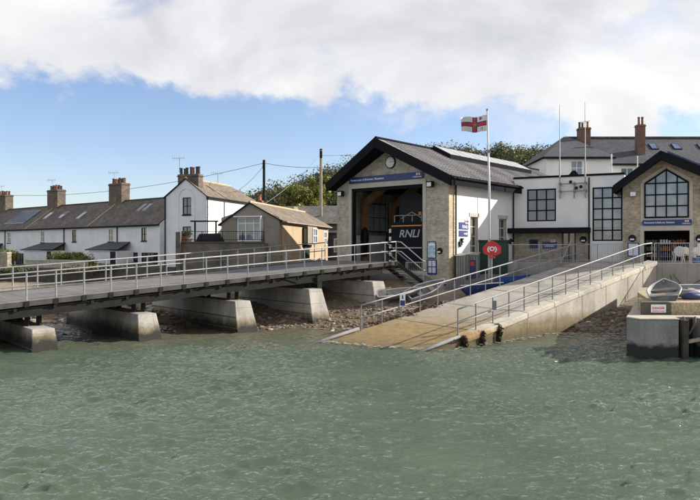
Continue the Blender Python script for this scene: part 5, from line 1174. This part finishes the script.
# ------------------------------------------------------------------ hillside, tree, poles
cl=[]
def hillpt(px,py,Y): p=P(px,py,Y); return p
for _ in range(640):
    x=random.uniform(-24,40); y=random.uniform(76,112)
    if x>18 and y<92: continue
    s=random.uniform(1.1,2.5); z=gz(x,y); cl.append(((x,y,z+s*.35),(s*1.1,s*1.0,s*(.6+.35*random.random())),int(190+230*s)))
for _ in range(60):
    x=random.uniform(-22,38); y=random.uniform(90,112); s=random.uniform(.35,.8); cl.append(((x,y,gz(x,y)+random.uniform(1.2,2.5)),(s,s,s*1.3),int(70*s+20)))
b=leaf_cloud(cl,.145,m_l,(4.2,2.4,2.4,1.9)); o=b.build('hillside_scrub',m_l); tag(o,'dense brown green scrub covering the hill behind the station','scrub',kind='stuff')
def tree(lbl,px,Y,ztop,r,mats,w,n,nm='leafy_tree'):
    x=P(px,0,Y).x; z0=gz(x,Y); h=ztop-z0
    o=thing(nm,lbl,'tree',(x,Y,z0),0,'trees on the hillside'); b=MB(); b.tube([(0,0,-.3),(.1,0,h*.3),(0,.1,h*.6)],[.28,.2,.1],10)
    for k in range(6): a=k*1.05; b.tube([(.05,0,h*(.25+.05*k)),(r*.6*math.cos(a),r*.6*math.sin(a),h*(.55+.06*k))],[.1,.03],6)
    b.build('trunk',m_bark,o)
    cl=[((random.uniform(-r,r)*.8,random.uniform(-r,r)*.6,h*random.uniform(.42,.9)),(r*random.uniform(.22,.4),r*.35,h*random.uniform(.09,.16)),n//18) for _ in range(18)]
    leaf_cloud(cl,.125,mats,w).build('crown',mats,o); return o
tree('bright yellow green tree in front of the dark scrub beside the boathouse',303,74,P(0,183,74).z,2.5,m_ly,(4,3,1.2),8000)
tree('smaller yellow green tree at the foot of the right pole',319,75,P(0,172,75).z,1.3,m_ly,(4,3,1.2),3400)
tree('taller brown green tree at the boathouse roof edge',336,84,P(0,168,84).z,2.2,m_l,(2,3,2,3),6500)
def upole(lbl,px,pyt,Y,m):
    t=P(px,pyt,Y); z0=gz(t.x,t.y); o=thing('utility_pole',lbl,'utility pole',(t.x,t.y,z0),0,'utility poles before the hill')
    MB().tube([(0,0,-.3),(0,0,t.z-z0)],[.17,.12],10).build('pole',m,o); MB().box(-.12,.12,-.22,.02,t.z-z0-.75,t.z-z0-.1).build('insulator_box',m_black,o,bevel=.03); MB().lathe([(.13,0),(.15,.05),(.1,.12)],(0,0,t.z-z0-.02),10).build('cap',m_black,o); return t
t1=upole('dark utility pole standing left before the hill',264,161,66,m_darksteel); t2=upole('taller pale footed utility pole by the yellow green tree',321,150,64,m_olddwood)
def wire(lbl,a,c,sag=.5):
    a=Vector(a);c=Vector(c); pts=[a.lerp(c,k/16)-Vector((0,0,sag*4*(k/16)*(1-k/16))) for k in range(17)]
    b=MB().tube(pts,.022,4); o=b.build('overhead_wire',m_steelpost); tag(o,lbl,'wire','overhead wires')
wire('overhead wire between the two utility poles',t1-Vector((0,0,.2)),t2-Vector((0,0,1.6)),.15)
wire('overhead wire from the dark pole toward the terrace chimneys',t1-Vector((0,0,.2)),P(5,195,88),1.0)
wire('slack overhead wire from the taller pole down to the bungalow',t2-Vector((0,0,.3)),(-7.0,54,7.2),.4)
wire('overhead wire from the dark pole to the tall white house roof',t1-Vector((0,0,.4)),(-11.5,70,9.7),.3)
wire('overhead wire from the taller pole behind the boathouse roof',t2-Vector((0,0,.5)),(14,90,18),.5)

# foam and weed at the water's edge
b=MB()
def fo(c,rx,ry):
    n=random.randint(7,11); a0=random.random()*6
    z=.035+.05*random.random()
    b.poly([(c[0]+rx*math.cos(a0+2*math.pi*k/n)*(.5+.7*random.random()),c[1]+ry*math.sin(a0+2*math.pi*k/n)*(.4+.8*random.random()),z) for k in range(n)])
for _ in range(90):
    w=random.uniform(-.1,5.2); t=-1.73-.27*w+random.gauss(0,.16); p=Rp(t,w); fo(p,random.uniform(.02,.13),random.uniform(.02,.06))
for _ in range(60):
    t=random.uniform(-1.5,6.5); p=Rp(t,-.18-abs(random.gauss(0,.2))); fo(p,random.uniform(.02,.12),random.uniform(.02,.06))
for _ in range(80):
    x=random.uniform(-6,1); fo((x,34.2+random.gauss(0,.25)+(-.16*x if x<0 else 0)),random.uniform(.02,.15),random.uniform(.02,.07))
for _ in range(60):
    x=random.uniform(8.5,13); fo((x,32.1+random.gauss(0,.2)),random.uniform(.03,.2),random.uniform(.02,.07))
o=b.build('foam',m_foam); tag(o,'thin broken white foam along the water edge','foam',kind='stuff')
for k,(t,h) in enumerate(((.05,.5),(1.23,.75),(2.41,.8))):
    p=Rp(t,-.1,.12); o=thing('seaweed_clump',('hanging brown seaweed clump at the lowest post of the near handrail','hanging brown seaweed clump at the second post of the near handrail','hanging brown seaweed clump at the third post of the near handrail')[k],'seaweed',p,0,'seaweed hanging on the slipway wall')
    leaf_cloud([((0,0,-h*.2),(.16,.12,.2),160),((.02,-.06,-h*.6),(.12,.08,h*.45),240)],.06,[m_weed]).build('fronds',m_weed,o)
b=leaf_cloud([((*Rp(t,5.15+random.gauss(0,.15)).xy,Rp(t,5).z-.02),(.35,.2,.08),60) for t in [ .6+.35*k for k in range(14)]],.07,[m_weed,m_l[3]]); o=b.build('seaweed_drift',[m_weed,m_l[3]]); tag(o,'dark seaweed drifted along the far edge of the slipway','seaweed',kind='stuff')

# ------------------------------------------------------------------ sky, sun, camera
ts=Vector((1.256,.25,.60)).normalized()
W=bpy.data.worlds.new('World'); S.world=W; W.use_nodes=True; nt=W.node_tree; L=nt.links
bg=nt.nodes['Background']; bg.inputs[1].default_value=.115
sky=nt.nodes.new('ShaderNodeTexSky'); sky.sky_type='NISHITA'; sky.sun_disc=False
sky.sun_elevation=math.asin(ts.z); sky.sun_rotation=math.atan2(ts.x,ts.y); sky.air_density=1.0; sky.dust_density=.35; sky.ozone_density=2.6
tc=nt.nodes.new('ShaderNodeTexCoord'); sp=nt.nodes.new('ShaderNodeSeparateXYZ'); L.new(tc.outputs['Generated'],sp.inputs[0])
def MN(op,a,b_=None,c_=None,clamp=False):
    n=nt.nodes.new('ShaderNodeMath'); n.operation=op; n.use_clamp=clamp
    for i,v in enumerate((a,b_,c_)):
        if v is None: continue
        if isinstance(v,(int,float)): n.inputs[i].default_value=v
        else: L.new(v,n.inputs[i])
    return n.outputs[0]
dz=MN('ADD',sp.outputs[2],.22)
cx=MN('DIVIDE',sp.outputs[0],dz); cy=MN('DIVIDE',sp.outputs[1],dz)
cb=nt.nodes.new('ShaderNodeCombineXYZ'); L.new(cx,cb.inputs[0]); L.new(cy,cb.inputs[1])
def noise(vec,sc,det,ro,dist=0,off=(0,0,0),mscale=(1,1,1)):
    mp=nt.nodes.new('ShaderNodeMapping'); mp.inputs['Location'].default_value=off; mp.inputs['Scale'].default_value=mscale; L.new(vec,mp.inputs['Vector'])
    n=nt.nodes.new('ShaderNodeTexNoise'); n.inputs['Scale'].default_value=sc; n.inputs['Detail'].default_value=det; n.inputs['Roughness'].default_value=ro; n.inputs['Distortion'].default_value=dist
    L.new(mp.outputs[0],n.inputs['Vector']); return n.outputs['Fac']
n1=noise(cb.outputs[0],1.15,9,.58,.2,(3.3,1.7,0)); n2=noise(cb.outputs[0],2.6,7,.6,.3,(7.7,4.2,1)); n3=noise(tc.outputs['Generated'],5.2,10,.58,.15,(1.3,.2,.6),(1,1,1.25))
# cloud base height over the horizon: lower toward the right
def MR(v,a,b_,c_,d_,sm=True):
    n=nt.nodes.new('ShaderNodeMapRange'); n.interpolation_type='SMOOTHSTEP' if sm else 'LINEAR'
    L.new(v,n.inputs[0])
    for i,x in enumerate((a,b_,c_,d_)): n.inputs[i+1].default_value=x
    return n.outputs[0]
azb=MR(sp.outputs[0],.16,.50,.197,.128)
az2=MR(sp.outputs[0],-.25,-.06,0,0)
h=MN('SUBTRACT',sp.outputs[2],azb)
f=MN('MULTIPLY_ADD',MN('SUBTRACT',n3,.5),.26,h)
f=MN('MULTIPLY_ADD',MN('SUBTRACT',n1,.5),.03,f)
m1=MR(f,-.004,.026,0,1)
hole=MR(n2,.57,.68,0,.6); hole=MN('MULTIPLY',hole,MR(sp.outputs[2],.2,.4,0,1)); hi=MR(sp.outputs[2],.45,.85,0,.55)
m1=MN('MULTIPLY',m1,MN('SUBTRACT',1,MN('MAXIMUM',hole,hi)))
wisp=MN('MULTIPLY',MR(noise(tc.outputs['Generated'],7,8,.6,.6,(2,.3,5),(1,1,1.7)),.50,.75,0,.6),MR(sp.outputs[0],-.05,.1,0,1)); m1=MN('MAXIMUM',m1,wisp)
sh=noise(tc.outputs['Generated'],3.6,6,.52,.5,(9,3,2),(1,1,1.5))
cr=nt.nodes.new('ShaderNodeValToRGB'); e=cr.color_ramp.elements; e[0].position=.30; e[0].color=(.60,.615,.67,1); e[1].position=.62; e[1].color=(.98,.98,.98,1); L.new(sh,cr.inputs[0])
vm=nt.nodes.new('ShaderNodeVectorMath'); vm.operation='SCALE'; L.new(cr.outputs[0],vm.inputs[0]); vm.inputs['Scale'].default_value=5.7
mx=nt.nodes.new('ShaderNodeMix'); mx.data_type='RGBA'; L.new(m1,mx.inputs[0]); L.new(mixc(nt,1.0,sky.outputs[0],(1.0,.92,.98),'MULTIPLY'),mx.inputs[6]); L.new(vm.outputs[0],mx.inputs[7]); L.new(mx.outputs[2],bg.inputs[0])
su=bpy.data.lights.new('Sun','SUN'); su.energy=4.8; su.angle=R(.55); su.color=(1,.945,.86)
so=bpy.data.objects.new('Sun',su); COL.objects.link(so); so.rotation_euler=(-ts).to_track_quat('-Z','Y').to_euler(); so.location=(60,30,60)
cam=bpy.data.cameras.new('Camera'); cam.lens=36; cam.sensor_width=36; cam.clip_end=4000; cam.clip_start=.1
co=bpy.data.objects.new('Camera',cam); COL.objects.link(co); co.location=(0,0,H); co.rotation_euler=(R(90),0,0); S.camera=co
S.render.engine='CYCLES'
v=S.view_settings; v.view_transform='Standard'; v.look='None'; v.exposure=.68; v.gamma=1; v.use_curve_mapping=False
S.render.resolution_x=1024; S.render.resolution_y=731
